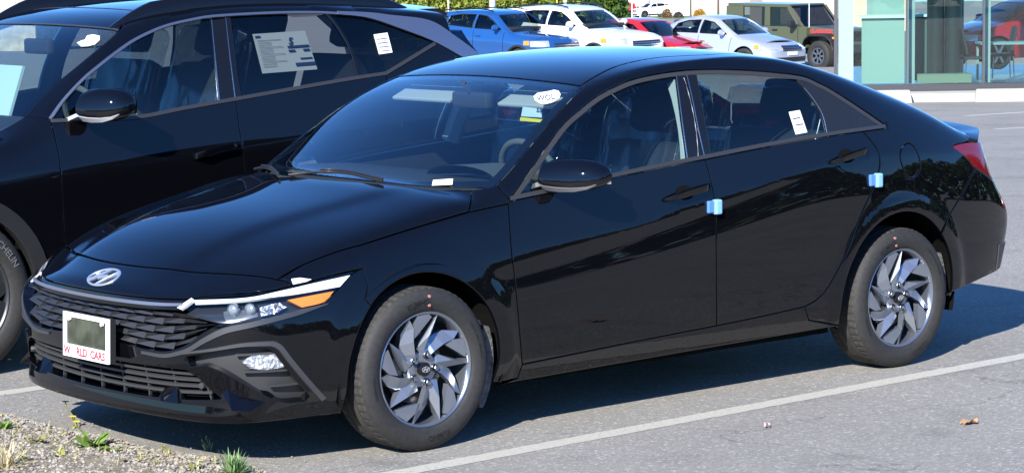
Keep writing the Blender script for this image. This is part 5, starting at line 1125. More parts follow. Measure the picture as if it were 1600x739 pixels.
# ---------------------------------------------------------------- background cars
HA = math.radians(44); HEAD = RH*math.cos(HA)-FH*math.sin(HA)
CARCACHE = {}
def bgcar(name, cls, label, paint, nose_px, depth, heading=HEAD, nose=(-.9, 0, .62), sc=1., glassm=None, win=None, zbelt=0., r=.33, rim_m=None, zoff=0., group='cars parked across the lot', axr=2.72, dark_roof=None, at_=None):
    B = cls(); B.ax = dict(z0=.62, fx=.3, rx=2.6); hd = heading/np.linalg.norm(heading); rz = math.atan2(-hd[1], -hd[0])
    c_, s_ = math.cos(rz), math.sin(rz); off = np.array([c_*nose[0]-s_*nose[1], s_*nose[0]+c_*nose[1], 0])*sc
    if at_ is None: P = atd(depth, *nose_px); loc = P-off; loc[2] = P[2]-nose[2]*sc
    else: loc = np.array(at_)
    if at_ is None: loc[2] = zg((loc-CAM)@FH)
    key = cls.__name__
    if key in CARCACHE:                       # same body shape, own paint and glass
        r0, p0, g0 = CARCACHE[key]; root = copy_tree(r0); root.name = name; root.location = tuple(loc); root.rotation_euler = (0, 0, rz); root.scale = (sc, sc, sc); tag(root, label, 'car', group)
        for o in root.children_recursive:
            if o.data is not None and o.data.materials:
                m0 = o.data.materials[0]; m1 = paint if m0 == p0 else (glassm[0] if o.name.startswith('windscreen') else glassm[1] if o.name.startswith(('side_window', 'rear_screen')) else None)
                if m1 is not None: o.material_slots[0].link = 'OBJECT'; o.material_slots[0].material = m1
        return root, B
    root = empty(name, tuple(loc), rz); root.scale = (sc, sc, sc); tag(root, label, 'car', group); CARCACHE[key] = (root, paint, glassm)
    lf = lambda d, q, o=0.: B.lift(d, np.array(q), o)[0]
    lo = lambda P: P
    xb = B.hx
    arch = lambda cx, sg_: lf('side', [(cx+(r+.05)*math.cos(a), r+.01+(r+.05)*math.sin(a)) for a in np.linspace(-.55, math.pi+.55, 20)])*np.array([1, sg_, 1])
    vlo = -.34; x0, x1 = -.52, 3.35
    vs = np.linspace(vlo, .8*math.pi-vlo, 40)
    loop = [lf('cyl', [(x0, v) for v in vs]), lf('cyl', [(x, vs[-1]) for x in np.linspace(x0, x1, 30)])[1:], lf('cyl', [(x1, v) for v in vs[::-1]])[1:], lf('cyl', [(x, vs[0]) for x in np.linspace(x1, x0, 30)])[1:-1]]
    holes = []; wins = []
    for poly in win['side']:
        for sg_ in (1, -1): wins.append((lf('side', cr(list(poly)+[poly[0]], .08)[:-1] if 0 else resample_loop(np.array(poly, float), .06))*np.array([1, sg_, 1]), 'side_window', glassm[1]))
    def topquad(xa, ya, xb_, yb, bw): 
        q = [(xa+bw*y*y, y) for y in np.linspace(-ya, ya, 12)]+[(xb_+bw*.4*y*y, y) for y in np.linspace(yb, -yb, 12)]; return lf('top', q)
    wins.append((topquad(*win['front']), 'windscreen', glassm[0])); wins.append((topquad(*win['rear']), 'rear_screen', glassm[1]))
    body = B.panel('body', loop, 'cyl', paint, root, gap=0, holes=[[w[0]] for w in wins]+[[arch(cx, sg_)] for cx in (0, axr) for sg_ in (1, -1)], h=.085, bh=.06, edge=0, depth=.03)
    for P, nm, m_ in wins: B.panel(nm, [P], 'cyl', m_, root, gap=0, off=-.012, h=.12, bh=.06, edge=0, depth=0)
    ue = B.to2d('front', lf('side', [(x0, .6)]))[0, 0]; fp = win['face']
    def fr(nm, z0, z1, u0, u1, m_, off=0., mr=False, dm='front'): B.panel(nm, [lf(dm, [(u, z0) for u in np.linspace(u0, u1, 12)]+[(u, z1) for u in np.linspace(u1, u0, 12)])], dm, m_, root, gap=0, off=off, h=.08, bh=.05, edge=0, depth=.02, mirror=mr)
    fr('front_bumper', .24, fp['top'], -ue*1.05, ue*1.05, paint)
    fr('grille', *fp['grille'], fp['gm'], .008); fr('lower_intake', .30, .42, -.5, .5, PLAST, .008)
    fr('headlamp', *fp['lamp'], fp['lm'], .012, True); fr('turn_lamp', *fp['turn'], AMBER, .013, True)
    ur = B.to2d('rear', lf('side', [(x1, .6)]))[0, 0]; fr('rear_bumper', .26, fp['rtop'], -ur*1.05, ur*1.05, paint, dm='rear'); fr('tail_lamp', fp['rtop']-.22, fp['rtop']-.08, .45, ur, REDL, .01, True, 'rear')
    b = MB().box((1.36, 0, .36), (3.2, 1.3, .22)); b.box((1.36, 0, .36), (1.7, 1.6, .2)); b.build('underbody', DARK, root)
    for cx in (0, axr):
        for sg_ in (1, -1):
            b = MB(); n = 18; a = np.linspace(-.4, math.pi+.4, n); R_ = r+.07; b.loft([[(cx+R_*math.cos(t), sg_*.86, r+R_*math.sin(t)) for t in a], [(cx+R_*math.cos(t), sg_*.58, r+R_*math.sin(t)) for t in a]], closed=False, cap=False); b.f.append(tuple(range(n, 2*n))); b.build('wheel_well', DARK, root)
    wl = bpy.data.objects.new('wheel', None); COL.objects.link(wl); wl.parent = root; tw = .21
    MB().lathe([(r*.66, -tw*.42), (r*.8, -tw*.52), (r*.95, -tw*.46), (r, -tw*.36), (r, tw*.36), (r*.95, tw*.46), (r*.66, tw*.42)], 36).build('tyre', RUBBER, wl, smooth=True)
    MB().lathe([(r*.68, -tw*.42), (r*.65, -tw*.44), (r*.6, -tw*.2), (.0, -tw*.1)], 36).build('rim', DARK, wl)
    for j in range(6):
        a = j*1.047; b = MB().box((r*.34, 0, 0), (r*.62, .03, r*.17)); b.v = [(v[0]*math.cos(a)-v[2]*math.sin(a), v[1]-tw*.36, v[0]*math.sin(a)+v[2]*math.cos(a)) for v in b.v]; b.build('spoke', rim_m or ALLOYD, wl)
    for i, (x_, y_, q) in enumerate(((0, -.79, 0), (axr, -.79, 0), (0, .79, math.pi), (axr, .79, math.pi))):
        w_ = wl if i == 0 else copy_tree(wl, root); w_.location = (x_, y_, r); w_.rotation_euler = (0, 0, q)
    zb_ = float(B.zb(.7)); yb_ = float(np.abs(lf('side', [(.7, zb_+.03)])[0, 1]))
    for sg_ in (1, -1):
        b = MB(); b.loft([[(q[0], q[1]*sg_, q[2]) for q in superring(.70, -(yb_+.03+.2*t), zb_+.09, .07*k_, .08*k_, 14)] for t, k_ in ((0, .6), (.3, 1), (.75, .9), (1, .4))]); b.build('door_mirror', paint, root, smooth=True)
        for xs in win['seams']:
            q = lf('side', [(xs[0]+(xs[1]-xs[0])*t, .38+(float(B.zb(xs[0]))-.40)*t) for t in np.linspace(0, 1, 10)], .001)*np.array([1, sg_, 1]); MB().tube(q, .006, 4).build('door_seam', DARK, root)
        for xs in win['handles']:
            q = lf('side', [(xs, float(B.zb(xs))-.15), (xs+.16, float(B.zb(xs))-.14)], .02)*np.array([1, sg_, 1]); MB().tube(q, .016, 6).build('door_handle', paint, root)
        for poly in win['side']:
            q = lf('side', resample_loop(np.array(poly, float), .1), .004)*np.array([1, sg_, 1]); MB().tube(list(q)+[q[0]], .013, 5).build('window_trim', GLOSSB, root)
        if win['seat'] > .6:
            q = lf('top', [(x, -.60) for x in np.linspace(1.1, 2.9, 10)], .05)*np.array([1, sg_, 1]); MB().tube(q, .018, 6).build('roof_rail', GLOSSB, root)
            q = lf('side', [(x, .36) for x in np.linspace(.48, axr-.48, 8)], .012)*np.array([1, sg_, 1]); MB().tube(q, .07, 6).build('sill_cladding', PLAST, root)
            for cx in (0, axr): q = arch(cx, sg_); MB().tube(q, .035, 6).build('arch_cladding', PLAST, root)
    for k_ in range(3): fr('grille_bar', fp['grille'][0]+.02+k_*.05, fp['grille'][0]+.035+k_*.05, fp['grille'][2], fp['grille'][3], SATCHR, .016)
    fr('number_plate', .47, .56, -.14, .14, WHITEPL, .02)
    for y_ in (-.38, .38):
        for x_, z_ in ((1.34, win['seat']), (2.2, win['seat'])): seat(x_, y_, z_, root, wrap=False)
    b = MB().box((.72, 0, win['seat']+.44), (.55, 1.4, .16)); b.build('dashboard', INTER, root)
    return root, B
class BgSuv(Suv):
    hx = 0
    xr = Sp((.1, 3.5), (.3, 3.66), (.5, 3.72), (.8, 3.70), (1.0, 3.66), (1.2, 3.58), (1.4, 3.50), (1.5, 3.56), (1.6, 3.5))
class BgSedan(Sedan):
    hx = 0
    zb = Sp((-.2, .92), (.55, .96), (1.5, .99), (2.4, 1.01), (3.2, 1.03), (3.9, 1.0)); zu = Sp((-1, .66), (0, .72), (1.5, .76), (3.9, .80)); band = Sp((-1, .02), (1, .02), (3.9, .02))
    zc = Sp((-1, .68), (-.85, .74), (-.7, .80), (-.3, .90), (.1, .975), (.25, 1.01), (.4, 1.09), (.7, 1.27), (1., 1.41), (1.2, 1.455), (1.6, 1.48), (2.1, 1.455), (2.5, 1.36), (2.9, 1.19), (3.1, 1.115), (3.3, 1.09), (3.6, 1.08), (3.9, 1.07))
CG, CGD = glass('far_glass', (.55, .63, .62), 1.4), glass('far_dark_glass', (.16, .19, .2), 1.4)
LAMP = mat('far_headlamp', (.62, .65, .68), .12, metal=.6, bump=(30, .6, .02))
suvwin = dict(side=[[(.62, 1.17), (.95, 1.38), (1.2, 1.49), (1.5, 1.525), (1.52, 1.20)], [(1.60, 1.21), (1.60, 1.53), (2.1, 1.53), (2.45, 1.49), (2.5, 1.28)], [(2.58, 1.30), (2.54, 1.485), (2.85, 1.44), (3.05, 1.36)]], front=(.22, .68, .93, .56, .30), rear=(3.30, .55, 3.12, .55, 0), face=dict(top=1.02, grille=(.66, .84, -.36, .36), gm=GRL, lamp=(.76, .90, .46, .80), lm=LAMP, turn=(.80, .90, .82, .95), rtop=1.2), seams=[(.52, .50), (1.56, 1.55), (2.45, 2.4)], handles=[1.3, 2.2], seat=.70)
sedwin = dict(side=[[(.62, 1.01), (.9, 1.18), (1.15, 1.31), (1.5, 1.365), (1.52, 1.035)], [(1.60, 1.04), (1.60, 1.37), (2.05, 1.345), (2.35, 1.27), (2.5, 1.06)]], front=(.24, .66, .96, .56, .26), rear=(2.52, .52, 2.98, .56, .05), face=dict(top=.80, grille=(.58, .70, -.28, .28), gm=GRL, lamp=(.62, .74, .40, .72), lm=LAMP, turn=(.64, .74, .74, .84), rtop=1.0), seams=[(.50, .45), (1.56, 1.55), (2.45, 2.3)], handles=[1.3, 2.2], seat=.48)
CPB = mat('blue_car_paint', (.015, .085, .28), .1, metal=.25, coat=.8); CPW = mat('white_car_paint', (.78, .78, .77), .2, coat=.8); CPR = mat('red_car_paint', (.42, .012, .018), .15, coat=.8); CPS = mat('silver_car_paint', (.56, .60, .68), .28, metal=.55, coat=.8)
bgcar('parked_car', BgSuv, 'bright blue sport utility vehicle behind the black one, nose to the right', CPB, (889, 68), 66., glassm=(CG, CGD), win=suvwin, nose=(-.9, 0, .75), r=.36, axr=2.755, sc=1.04)
bgcar('parked_car', BgSuv, 'white sport utility vehicle parked between the blue and red cars', CPW, (1012, 64), 66., glassm=(CG, CG), win=suvwin, nose=(-.9, 0, .80), r=.37, axr=2.755, sc=1.09)
bgcar('parked_car', BgSedan, 'red car with dark windows between the white vehicle and silver sedan', CPR, (1104, 75), 67., glassm=(CGD, CGD), win=sedwin, nose=(-.9, 0, .64), axr=2.72, sc=.97)
bgcar('parked_car', BgSedan, 'silver sedan with a dark grille parked beside the green off-roader', CPS, (1237, 75), 66.5, glassm=(CG, CG), win=sedwin, nose=(-.9, 0, .66), axr=2.72)
bgcar('parked_car', BgSuv, 'distant white sport utility vehicle in front of the pale house', CPW, None, 0, glassm=(CGD, CGD), win=suvwin, r=.38, axr=2.755, heading=-RH-.25*FH, at_=gp(150, 0), sc=1.1) if 0 else None
# ---------------------------------------------------------------- distant white and red vehicles, off-roader
bgcar('parked_car', BgSuv, 'distant white sport utility vehicle in front of the pale house', CPW, None, 0, glassm=(CGD, CGD), win=suvwin, r=.38, axr=2.755, heading=-RH-.45*FH, at_=gp(318, 318*(1026-800)/FPX-1.6), sc=1.12)
bgcar('parked_car', BgSuv, 'distant red vehicle half hidden behind yellow posts', CPR, None, 0, glassm=(CGD, CGD), win=suvwin, r=.38, axr=2.755, heading=-RH-.45*FH, at_=gp(318, 318*(962-800)/FPX-1.0), sc=1.12)
def offroader():
    OLIVE = mat('olive_green_paint', (.072, .082, .045), .35, coat=.4); OG = CGD; BLK = PLAST
    hd = RH*math.cos(math.radians(50))-FH*math.sin(math.radians(50)); rz = math.atan2(-hd[1], -hd[0]); wheel = atd(71.5, 1281, 88)
    c_, s_ = math.cos(rz), math.sin(rz); loc = wheel-np.array([-s_*.82, c_*.82, 0]); loc[2] = wheel[2]-.42
    root = empty('off_road_vehicle', tuple(loc), rz); tag(root, 'olive green boxy off-road vehicle with red hood lettering beside the glass showroom', 'car')
    def quadbox(nm, prof, y0, y1, m_, bev=.03, par=root):
        b = MB().loft([[(x, y0, z) for x, z in prof], [(x, y1, z) for x, z in prof]]); o = b.build(nm, m_, par); bv = o.modifiers.new('bevel', 'BEVEL'); bv.width = bev; bv.segments = 2; bv.limit_method = 'ANGLE'; return o
    quadbox('tub', [(.55, .62), (3.75, .62), (3.78, 1.22), (.55, 1.22)], -.80, .80, OLIVE); quadbox('hood', [(-.52, .75), (.6, .75), (.62, 1.24), (-.48, 1.16)], -.66, .66, OLIVE, .05)
    quadbox('hardtop', [(1.28, 1.72), (3.70, 1.76), (3.72, 1.86), (1.25, 1.84)], -.74, .74, OLIVE, .04)
    for y_ in (-1, 1):
        quadbox('pillar', [(.68, 1.22), (.80, 1.22), (1.36, 1.80), (1.22, 1.80)], y_*.70, y_*.765, OLIVE, .01)
        for xa, xb in ((1.98, 2.20), (3.05, 3.75)): quadbox('pillar', [(xa, 1.22), (xb, 1.22), (xb-.02, 1.78), (xa, 1.78)], y_*.70, y_*.77, OLIVE, .01)
        for xa, xb, xt in ((.90, 1.98, 1.36), (2.20, 3.05, 2.20)): b = MB().add([(xa, y_*.755, 1.22), (xb, y_*.755, 1.22), (xb, y_*.735, 1.76), (xt, y_*.735, 1.76)], [(0, 1, 2, 3)]); b.build('side_window', OG, root)
        for cx in (0, 3.0):
            b = MB(); pr = [(-.62, .62), (-.50, .90), (-.30, 1.02), (.30, 1.02), (.48, .90), (.66, .55)]; b.loft([[(cx+x, y_*ya, z+dz) for x, z in pr] for ya, dz in ((.62, .03), (.95, .0), (.96, -.05), (.62, -.04))], closed=False, cap=False); b.build('arch_flare', BLK, root, smooth=True)
        b = MB().box((.95, y_*.98, 1.30), (.13, .20, .19), bev=.04); b.box((.93, y_*.85, 1.22), (.06, .14, .06)); b.build('door_mirror', BLK, root, smooth=True)
        b = MB().box((-.545, y_*.44, 1.0), (.05, .2, .2), bev=.02); b.v = b.v; MB().lathe([(0, -.03), (.08, -.02), (.095, .0), (.095, .05)], 20).xf(Matrix.Translation((-.56, y_*.44, .99)) @ Matrix.Rotation(math.pi/2, 4, 'Z') @ Matrix.Rotation(math.pi, 4, 'X')).build('headlamp', LAMP, root, smooth=True)
        b = MB().box((-.56, y_*.80, .93), (.10, .16, .06), bev=.01); b.build('turn_lamp', AMBER, root)
        for xs in (.86, 2.06, 3.0): MB().tube([(xs, y_*.803, .66), (xs, y_*.803, 1.2)], .007, 4).build('door_seam', DARK, root)
        for xs in (1.75, 2.75): b = MB().box((xs, y_*.82, 1.12), (.18, .03, .035)); b.build('door_handle', BLK, root)
    b = MB().add([(.66, -.68, 1.22), (.66, .68, 1.22), (1.24, .66, 1.80), (1.24, -.66, 1.80)], [(0, 1, 2, 3)]); b.build('windscreen', OG, root)
    quadbox('grille', [(-.56, .70), (-.48, .70), (-.46, 1.16), (-.54, 1.14)], -.62, .62, OLIVE, .02)
    for i in range(7): b = MB().box((-.565, -.24+i*.08, .95), (.02, .035, .28)); b.build('grille_slot', DARK, root)
    quadbox('front_bumper', [(-.85, .50), (-.60, .50), (-.60, .72), (-.85, .70)], -.80, .80, BLK, .03); b = MB().box((1.6, 0, .55), (3.9, 1.1, .2)); b.build('underbody', DARK, root)
    MB().tube([(.52, .70, 1.2), (.52, .70, 2.02)], .012, 5).build('aerial', mat('aerial_white', (.7, .7, .7), .5), root)
    lettering('lettering', 'GLADIATOR', .155, LETRED, root, lambda u, v: (.08-u*.98, .664, 1.09+v), .03)
    wl = bpy.data.objects.new('wheel', None); COL.objects.link(wl); wl.parent = root
    make_tyre('tyre', .42, .225, .29, wl, n=48, grooves=True); MB().lathe([(.23, -.10), (.21, -.11), (.19, -.04), (0, -.03)], 32).build('rim', DARK, wl)
    for j in range(7): a = j*.8976; b = MB().box((.125, 0, 0), (.16, .04, .055)); b.v = [(v[0]*math.cos(a)-v[2]*math.sin(a), v[1]-.085, v[0]*math.sin(a)+v[2]*math.cos(a)) for v in b.v]; b.build('spoke', ALLOYD, wl)
    MB().lathe([(.24, -.118), (.225, -.125), (.205, -.118), (.20, -.1)], 32).build('rim_lip', ALLOYD, wl, smooth=True)
    for i, (x_, y_, q) in enumerate(((0, -.78, 0), (3.0, -.78, 0), (0, .78, math.pi), (3.0, .78, math.pi))):
        w_ = wl if i == 0 else copy_tree(wl, root); w_.location = (x_, y_, .42); w_.rotation_euler = (0, 0, q)
    return root
offroader()
# ---------------------------------------------------------------- glass showroom
BD = FH+RH*(1322-800)/FPX; BD /= np.linalg.norm(BD); BT = 50.; zf = -.97; b_left = BT*(1306-800)/FPX
def bp(px_, up, dt=0.):       # facade point at photo column px_, height above floor
    t = BT+dt; l = t*(px_-800)/FPX/math.cos(PITCH); return gp(t, l)*np.array([1, 1, 0])+np.array([0, 0, zf+up])
ROOT_B = empty('showroom', tuple(bp(1450, 0))); tag(ROOT_B, 'glass-walled showroom with pale teal panels at the right edge', 'building')
rootb = np.array(ROOT_B.location)
def bbox(nm, p0, p1, z0, z1, d0, d1, m_, par=ROOT_B):
    V = []
    for z in (z0, z1):
        for a, dd in ((p0, d0), (p1, d0), (p1, d1), (p0, d1)): V.append(bp0(a, z, dd)-rootb)
    return MB().add(V, [(3, 2, 1, 0), (4, 5, 6, 7), (0, 1, 5, 4), (1, 2, 6, 5), (2, 3, 7, 6), (3, 0, 4, 7)]).build(nm, m_, par)
def bp0(px_, up, dt):         # column px_ is read on the facade plane; dt pushes straight back
    p = bp(px_, up); return p+BD*dt
TEAL = mat('teal_panel', (.34, .43, .41), .45); TEALL = mat('pale_teal_panel', (.27, .36, .34), .4); MULL = mat('bronze_mullion', (.10, .10, .105), .4, metal=.4); MULG = mat('grey_column', (.34, .40, .41), .5)
SHGL = glass('showroom_glass', (.80, .91, .88), 1.6)
HB = 4.6
for nm, a, b_, z0, z1, d0, d1, m_ in (('base_trim', 1304, 1760, -.13, 0., -.06, .12, mat('dark_base', (.045, .045, .05), .5)), ('floor_slab', 1304, 1760, -.14, -.10, .12, 9., mat('showroom_floor', (.33, .33, .34), .25)),
    ('mullion', 1303, 1309, 0, HB, -.05, .08, MULL), ('corner_panel', 1309.5, 1333, 0, HB, .0, .10, TEALL), ('mullion', 1414, 1417, 0, HB, -.05, .08, MULL), ('mullion', 1533, 1536, 0, HB, -.05, .08, MULL), ('mullion', 1652, 1655, 0, HB, -.05, .08, MULL), ('column', 1418, 1429, 0, HB, .35, .6, MULG), ('column', 1537, 1547, 0, HB, .35, .6, MULG),
    ('inner_wall', 1346, 1413, 0, 1.28, .5, .62, TEAL), ('wall_ledge', 1341, 1414, 1.28, 1.33, .42, .7, WHITEPL), ('inner_wall_upper', 1362, 1413, 1.34, HB, .62, .70, TEAL), ('side_post', 1354, 1362, 1.34, HB, .6, .7, MULG),
    ('counter', 1429, 1455, 1.27, 1.32, 1.2, 1.8, WHITEPL), ('dark_cabinet', 1429, 1458, 0., 1.27, 1.3, 1.7, mat('dark_teal', (.08, .13, .13), .5)), ('teal_post', 1500, 1509, 0, HB, 1.4, 1.6, TEALL), ('teal_post', 1478, 1484, 0, HB, 2.2, 2.4, TEAL), ('planter', 1433, 1518, 0, .17, .35, .75, mat('sage_planter', (.22, .26, .20), .6)), ('roof_slab', 1303, 1760, HB, HB+.4, -.6, 9, mat('fascia_white', (.7, .7, .68), .5))):
    bbox(nm, a, b_, z0, z1, d0, d1, m_)
for a, b_ in ((1334, 1414), (1417, 1533), (1536, 1652)): bbox('glass_pane', a, b_, .0, HB, .02, .03, SHGL)
bbox('glass_pane', 1309, 1309.6, 0, HB, .1, 9., SHGL)
for cpx in (1463, 1491):
    c = bp0(cpx, 0, 1.0)-rootb; MB().tube([c, c+np.array([0, 0, HB])], .17, 20).build('round_column', mat('dark_column', (.03, .033, .04), .22), ROOT_B, smooth=True)
tb = empty('desk_table', tuple(bp0(1590, 0, 1.0))); tag(tb, 'white and steel table behind the showroom glass at the right edge', 'table')
MB().box((0, 0, .74), (1.5, .7, .04), rz=-YAW).build('table_top', TEALL, tb)
for sx, sy in ((-.7, -.3), (.7, -.3), (-.7, .3), (.7, .3)): p = RH*sx+FH*sy; MB().tube([(p[0], p[1], 0), (p[0], p[1], .72)], .025, 6).build('leg', MULG, tb)
def side_chair(px_, dt, label, flip):
    r = empty('chair', tuple(bp0(px_, 0, dt)), -YAW); tag(r, label, 'chair')
    MB().box((0, 0, .46), (.46, .46, .05), bev=.02).build('seat', INTER, r); MB().box((-.22*flip, 0, .78), (.05, .44, .52), M=Matrix.Rotation(-.2*flip, 3, 'Y'), bev=.02).build('backrest', INTER, r)
    for sx in (-.2, .2):
        for sy in (-.2, .2): MB().tube([(sx*1.1, sy, 0), (sx, sy, .45)], .014, 6).build('leg', SATCHR, r)
side_chair(1524, .8, 'dark chair with thin metal legs beside the showroom mullion', 1); side_chair(1572, 1.9, 'dark chair tucked behind the showroom table', -1)
bgcar('showroom_car', BgSedan, 'red car behind the showroom glass at the right edge', CPR, None, 0, glassm=(CGD, CGD), win=sedwin, axr=2.72, heading=-RH*.92-FH*.4, at_=bp0(1545, .02, 5.5), group='red cars')
bgcar('display_car', BgSuv, 'dark blue vehicle seen through the showroom glass behind the red car', mat('navy_car_paint', (.01, .02, .06), .15, coat=.8), None, 0, glassm=(CGD, CGD), win=suvwin, r=.37, axr=2.755, heading=-RH*.9-FH*.45, at_=bp0(1500, -.3, 13.), group='red cars') if 0 else None
# concrete wheel stops and kerb before the glass
CONC = mat('pale_concrete', (.46, .44, .40), .85, noise=(3, (.40, .38, .34), .2), bump=(60, .3, .006))
o = bbox('kerb', 1296, 1770, -.42, -.132, -.9, -.08, CONC, None); o.location = rootb; tag(o, kind='structure')
for p0, p1, lab in ((1300, 1424, 'white concrete wheel stop left of the showroom planter'), (1516, 1640, 'white concrete wheel stop at the right edge below the red car')):
    V = []
    for d0, d1, z in ((-1.35, -1.0, -.40), (-1.30, -1.04, -.04)): 
        for a, dd in ((p0+(0 if z < -.2 else 3), d0), (p1-(0 if z < -.2 else 5), d0), (p1-(0 if z < -.2 else 5), d1), (p0+(0 if z < -.2 else 3), d1)): V.append(bp0(a, z, dd))
    b = MB().add(V, [(3, 2, 1, 0), (4, 5, 6, 7), (0, 1, 5, 4), (1, 2, 6, 5), (2, 3, 7, 6), (3, 0, 4, 7)]); o = b.build('wheel_stop', CONC, None); bv = o.modifiers.new('bevel', 'BEVEL'); bv.width = .03; bv.segments = 2; tag(o, lab, 'wheel stop', 'wheel stops')
# ---------------------------------------------------------------- hedge, tree, house, posts
def leaf_cloud(name, n, fn, size, m_, parent=None, flat=.3):
    P = np.array([fn() for _ in range(n)]); k = rng.normal(size=(n, 3)); k /= np.linalg.norm(k, axis=1, keepdims=True); a = np.cross(k, rng.normal(size=(n, 3))); a /= np.linalg.norm(a, axis=1, keepdims=True); b = np.cross(k, a); s_ = size*rng.uniform(.5, 1.3, (n, 1))
    V = np.stack([P-a*s_, P+b*s_*.55, P+a*s_, P-b*s_*.55], 1).reshape(-1, 3); F_ = np.arange(4*n).reshape(-1, 4)
    me = bpy.data.meshes.new(name); me.from_pydata(V.tolist(), [], F_.tolist()); return link(name, me, parent, m_)
def leafmat(nm, a, b):
    m = mat(nm, a, .6, noise=(2.2, b, .15)); n = m.node_tree; bs = n.nodes['Principled BSDF']; tr = n.nodes.new('ShaderNodeBsdfTranslucent'); tr.inputs[0].default_value = (b[0]*1.3, b[1]*1.3, b[2], 1); mx = n.nodes.new('ShaderNodeMixShader'); mx.inputs[0].default_value = .35; n.links.new(bs.outputs[0], mx.inputs[1]); n.links.new(tr.outputs[0], mx.inputs[2]); n.links.new(mx.outputs[0], n.nodes['Material Output'].inputs[0]); return m
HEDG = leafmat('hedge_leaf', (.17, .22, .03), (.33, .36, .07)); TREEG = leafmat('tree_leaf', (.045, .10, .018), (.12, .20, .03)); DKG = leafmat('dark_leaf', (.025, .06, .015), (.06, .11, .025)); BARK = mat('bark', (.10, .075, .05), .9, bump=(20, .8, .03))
ht = 105.; hz = float(zg(ht)); hroot = empty('hedge', tuple(gp(ht, ht*(800-800)/FPX))); tag(hroot, 'tall clipped yellow-green hedge behind the blue vehicle', 'hedge'); ho = np.array(hroot.location)
hl0, hl1 = ht*(560-800)/FPX, ht*(905-800)/FPX
ncol = 26; colx = np.linspace(hl0, hl1, ncol)
def hfn():
    c = rng.integers(ncol); l = colx[c]+rng.normal(0, .17); h = rng.random()**.8*4.6; w = .42*(1-.35*(h/4.6)**3); d = -abs(rng.normal(0, w)); return gp(ht+d*.9, l)-ho+np.array([0, 0, h+.1*math.sin(c*2.1)])
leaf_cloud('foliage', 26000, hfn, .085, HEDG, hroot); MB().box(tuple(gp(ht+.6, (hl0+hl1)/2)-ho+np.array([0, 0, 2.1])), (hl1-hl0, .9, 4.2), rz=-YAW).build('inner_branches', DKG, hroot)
bt = 112.; br = empty('shrub_bank', tuple(gp(bt, bt*(940-800)/FPX))); tag(br, 'darker mixed shrubs right of the clipped hedge', 'shrub'); bo = np.array(br.location)
def bfn():
    l = bt*(rng.uniform(895, 985)-800)/FPX; return gp(bt+rng.normal(0, .4), l)-bo+np.array([0, 0, 4.4*rng.random()**.7*(.75+.25*math.sin(l*2.3))])
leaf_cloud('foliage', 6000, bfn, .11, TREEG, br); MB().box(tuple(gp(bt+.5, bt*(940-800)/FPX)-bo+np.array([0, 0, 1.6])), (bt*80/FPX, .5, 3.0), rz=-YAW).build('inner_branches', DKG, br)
def tree(name, label, t, l, H, cr_h, cr_r, nleaf, leafs, m_, trunk=.16, kind=None):
    r = empty(name, tuple(gp(t, l))); tag(r, label, 'tree')
    tk = [(0, 0, 0), (.05, .03, H*.35), (-.04, .05, H*.6), (.02, -.03, H*.9)]; b = MB().tube(tk, [trunk, trunk*.8, trunk*.6, trunk*.25], 10)
    tips = []
    for i in range(9):
        a = i*2.4; h0 = H*(.36+.05*i); e = (cr_r*.7*math.cos(a), cr_r*.7*math.sin(a), h0+cr_r*.55); b.tube([(0, 0, h0), (e[0]*.5, e[1]*.5, h0+cr_r*.2), e], [trunk*.4, trunk*.25, trunk*.08], 6); tips.append(e)
    b.build('trunk', BARK, r, smooth=True)
    cl = [(rng.normal(0, cr_r*.45), rng.normal(0, cr_r*.45), cr_h+rng.normal(0, cr_r*.35), cr_r*rng.uniform(.28, .5)) for _ in range(24)]+[(e[0], e[1], e[2], cr_r*.3) for e in tips]
    def fn():
        c = cl[rng.integers(len(cl))]; d = rng.normal(size=3); d /= np.linalg.norm(d); return np.array(c[:3])+d*c[3]*rng.random()**.4
    leaf_cloud('crown', nleaf, fn, leafs, m_, r); return r
t_ = 250.; tree('broadleaf_tree', 'small leafy tree with thin trunk before the pale house', t_, t_*(1126-800)/FPX, 6.2, 4.4, 1.9, 5000, .16, TREEG, .14)
tree('broadleaf_tree', 'slender pale green tree left of the leafy one', t_+30, (t_+30)*(1083-800)/FPX, 8., 4.8, 1.3, 3000, .16, HEDG, .12)
tree('broadleaf_tree', 'leafy tree above the distant red vehicle', 335., 335*(945-800)/FPX, 9., 6.0, 3.0, 4000, .25, TREEG, .2)
for (pxl, t0, lab, m_, s_, h_) in ((1046, 300., 'round brownish shrub beside the distant white vehicle', leafmat('brown_leaf', (.16, .10, .05), (.30, .20, .10)), .65, .9), (1064, 300., 'small dark purple shrub on the lawn', leafmat('purple_leaf', (.06, .04, .05), (.12, .09, .09)), .6, .6), (1097, 300., 'rounded orange-yellow shrub on the lawn', leafmat('orange_leaf', (.40, .22, .02), (.60, .36, .06)), .85, .9)):
    r = empty('round_shrub', tuple(gp(t0, t0*(pxl-800)/FPX))); tag(r, lab, 'shrub')
    def fn(): d = rng.normal(size=3); d /= np.linalg.norm(d); d[2] = abs(d[2]); return d*s_*rng.random()**.3*np.array([1, 1, h_/s_*1.2])
    leaf_cloud('foliage', 900, fn, .12, m_, r)
ground_sheet('lawn', [285, 300, 320, 345], [285*(1030-800)/FPX, 300*(1120-800)/FPX, 30, 34], .02, mat('lawn_grass', (.10, .17, .03), .9, noise=(1.5, (.18, .24, .05), .2)))
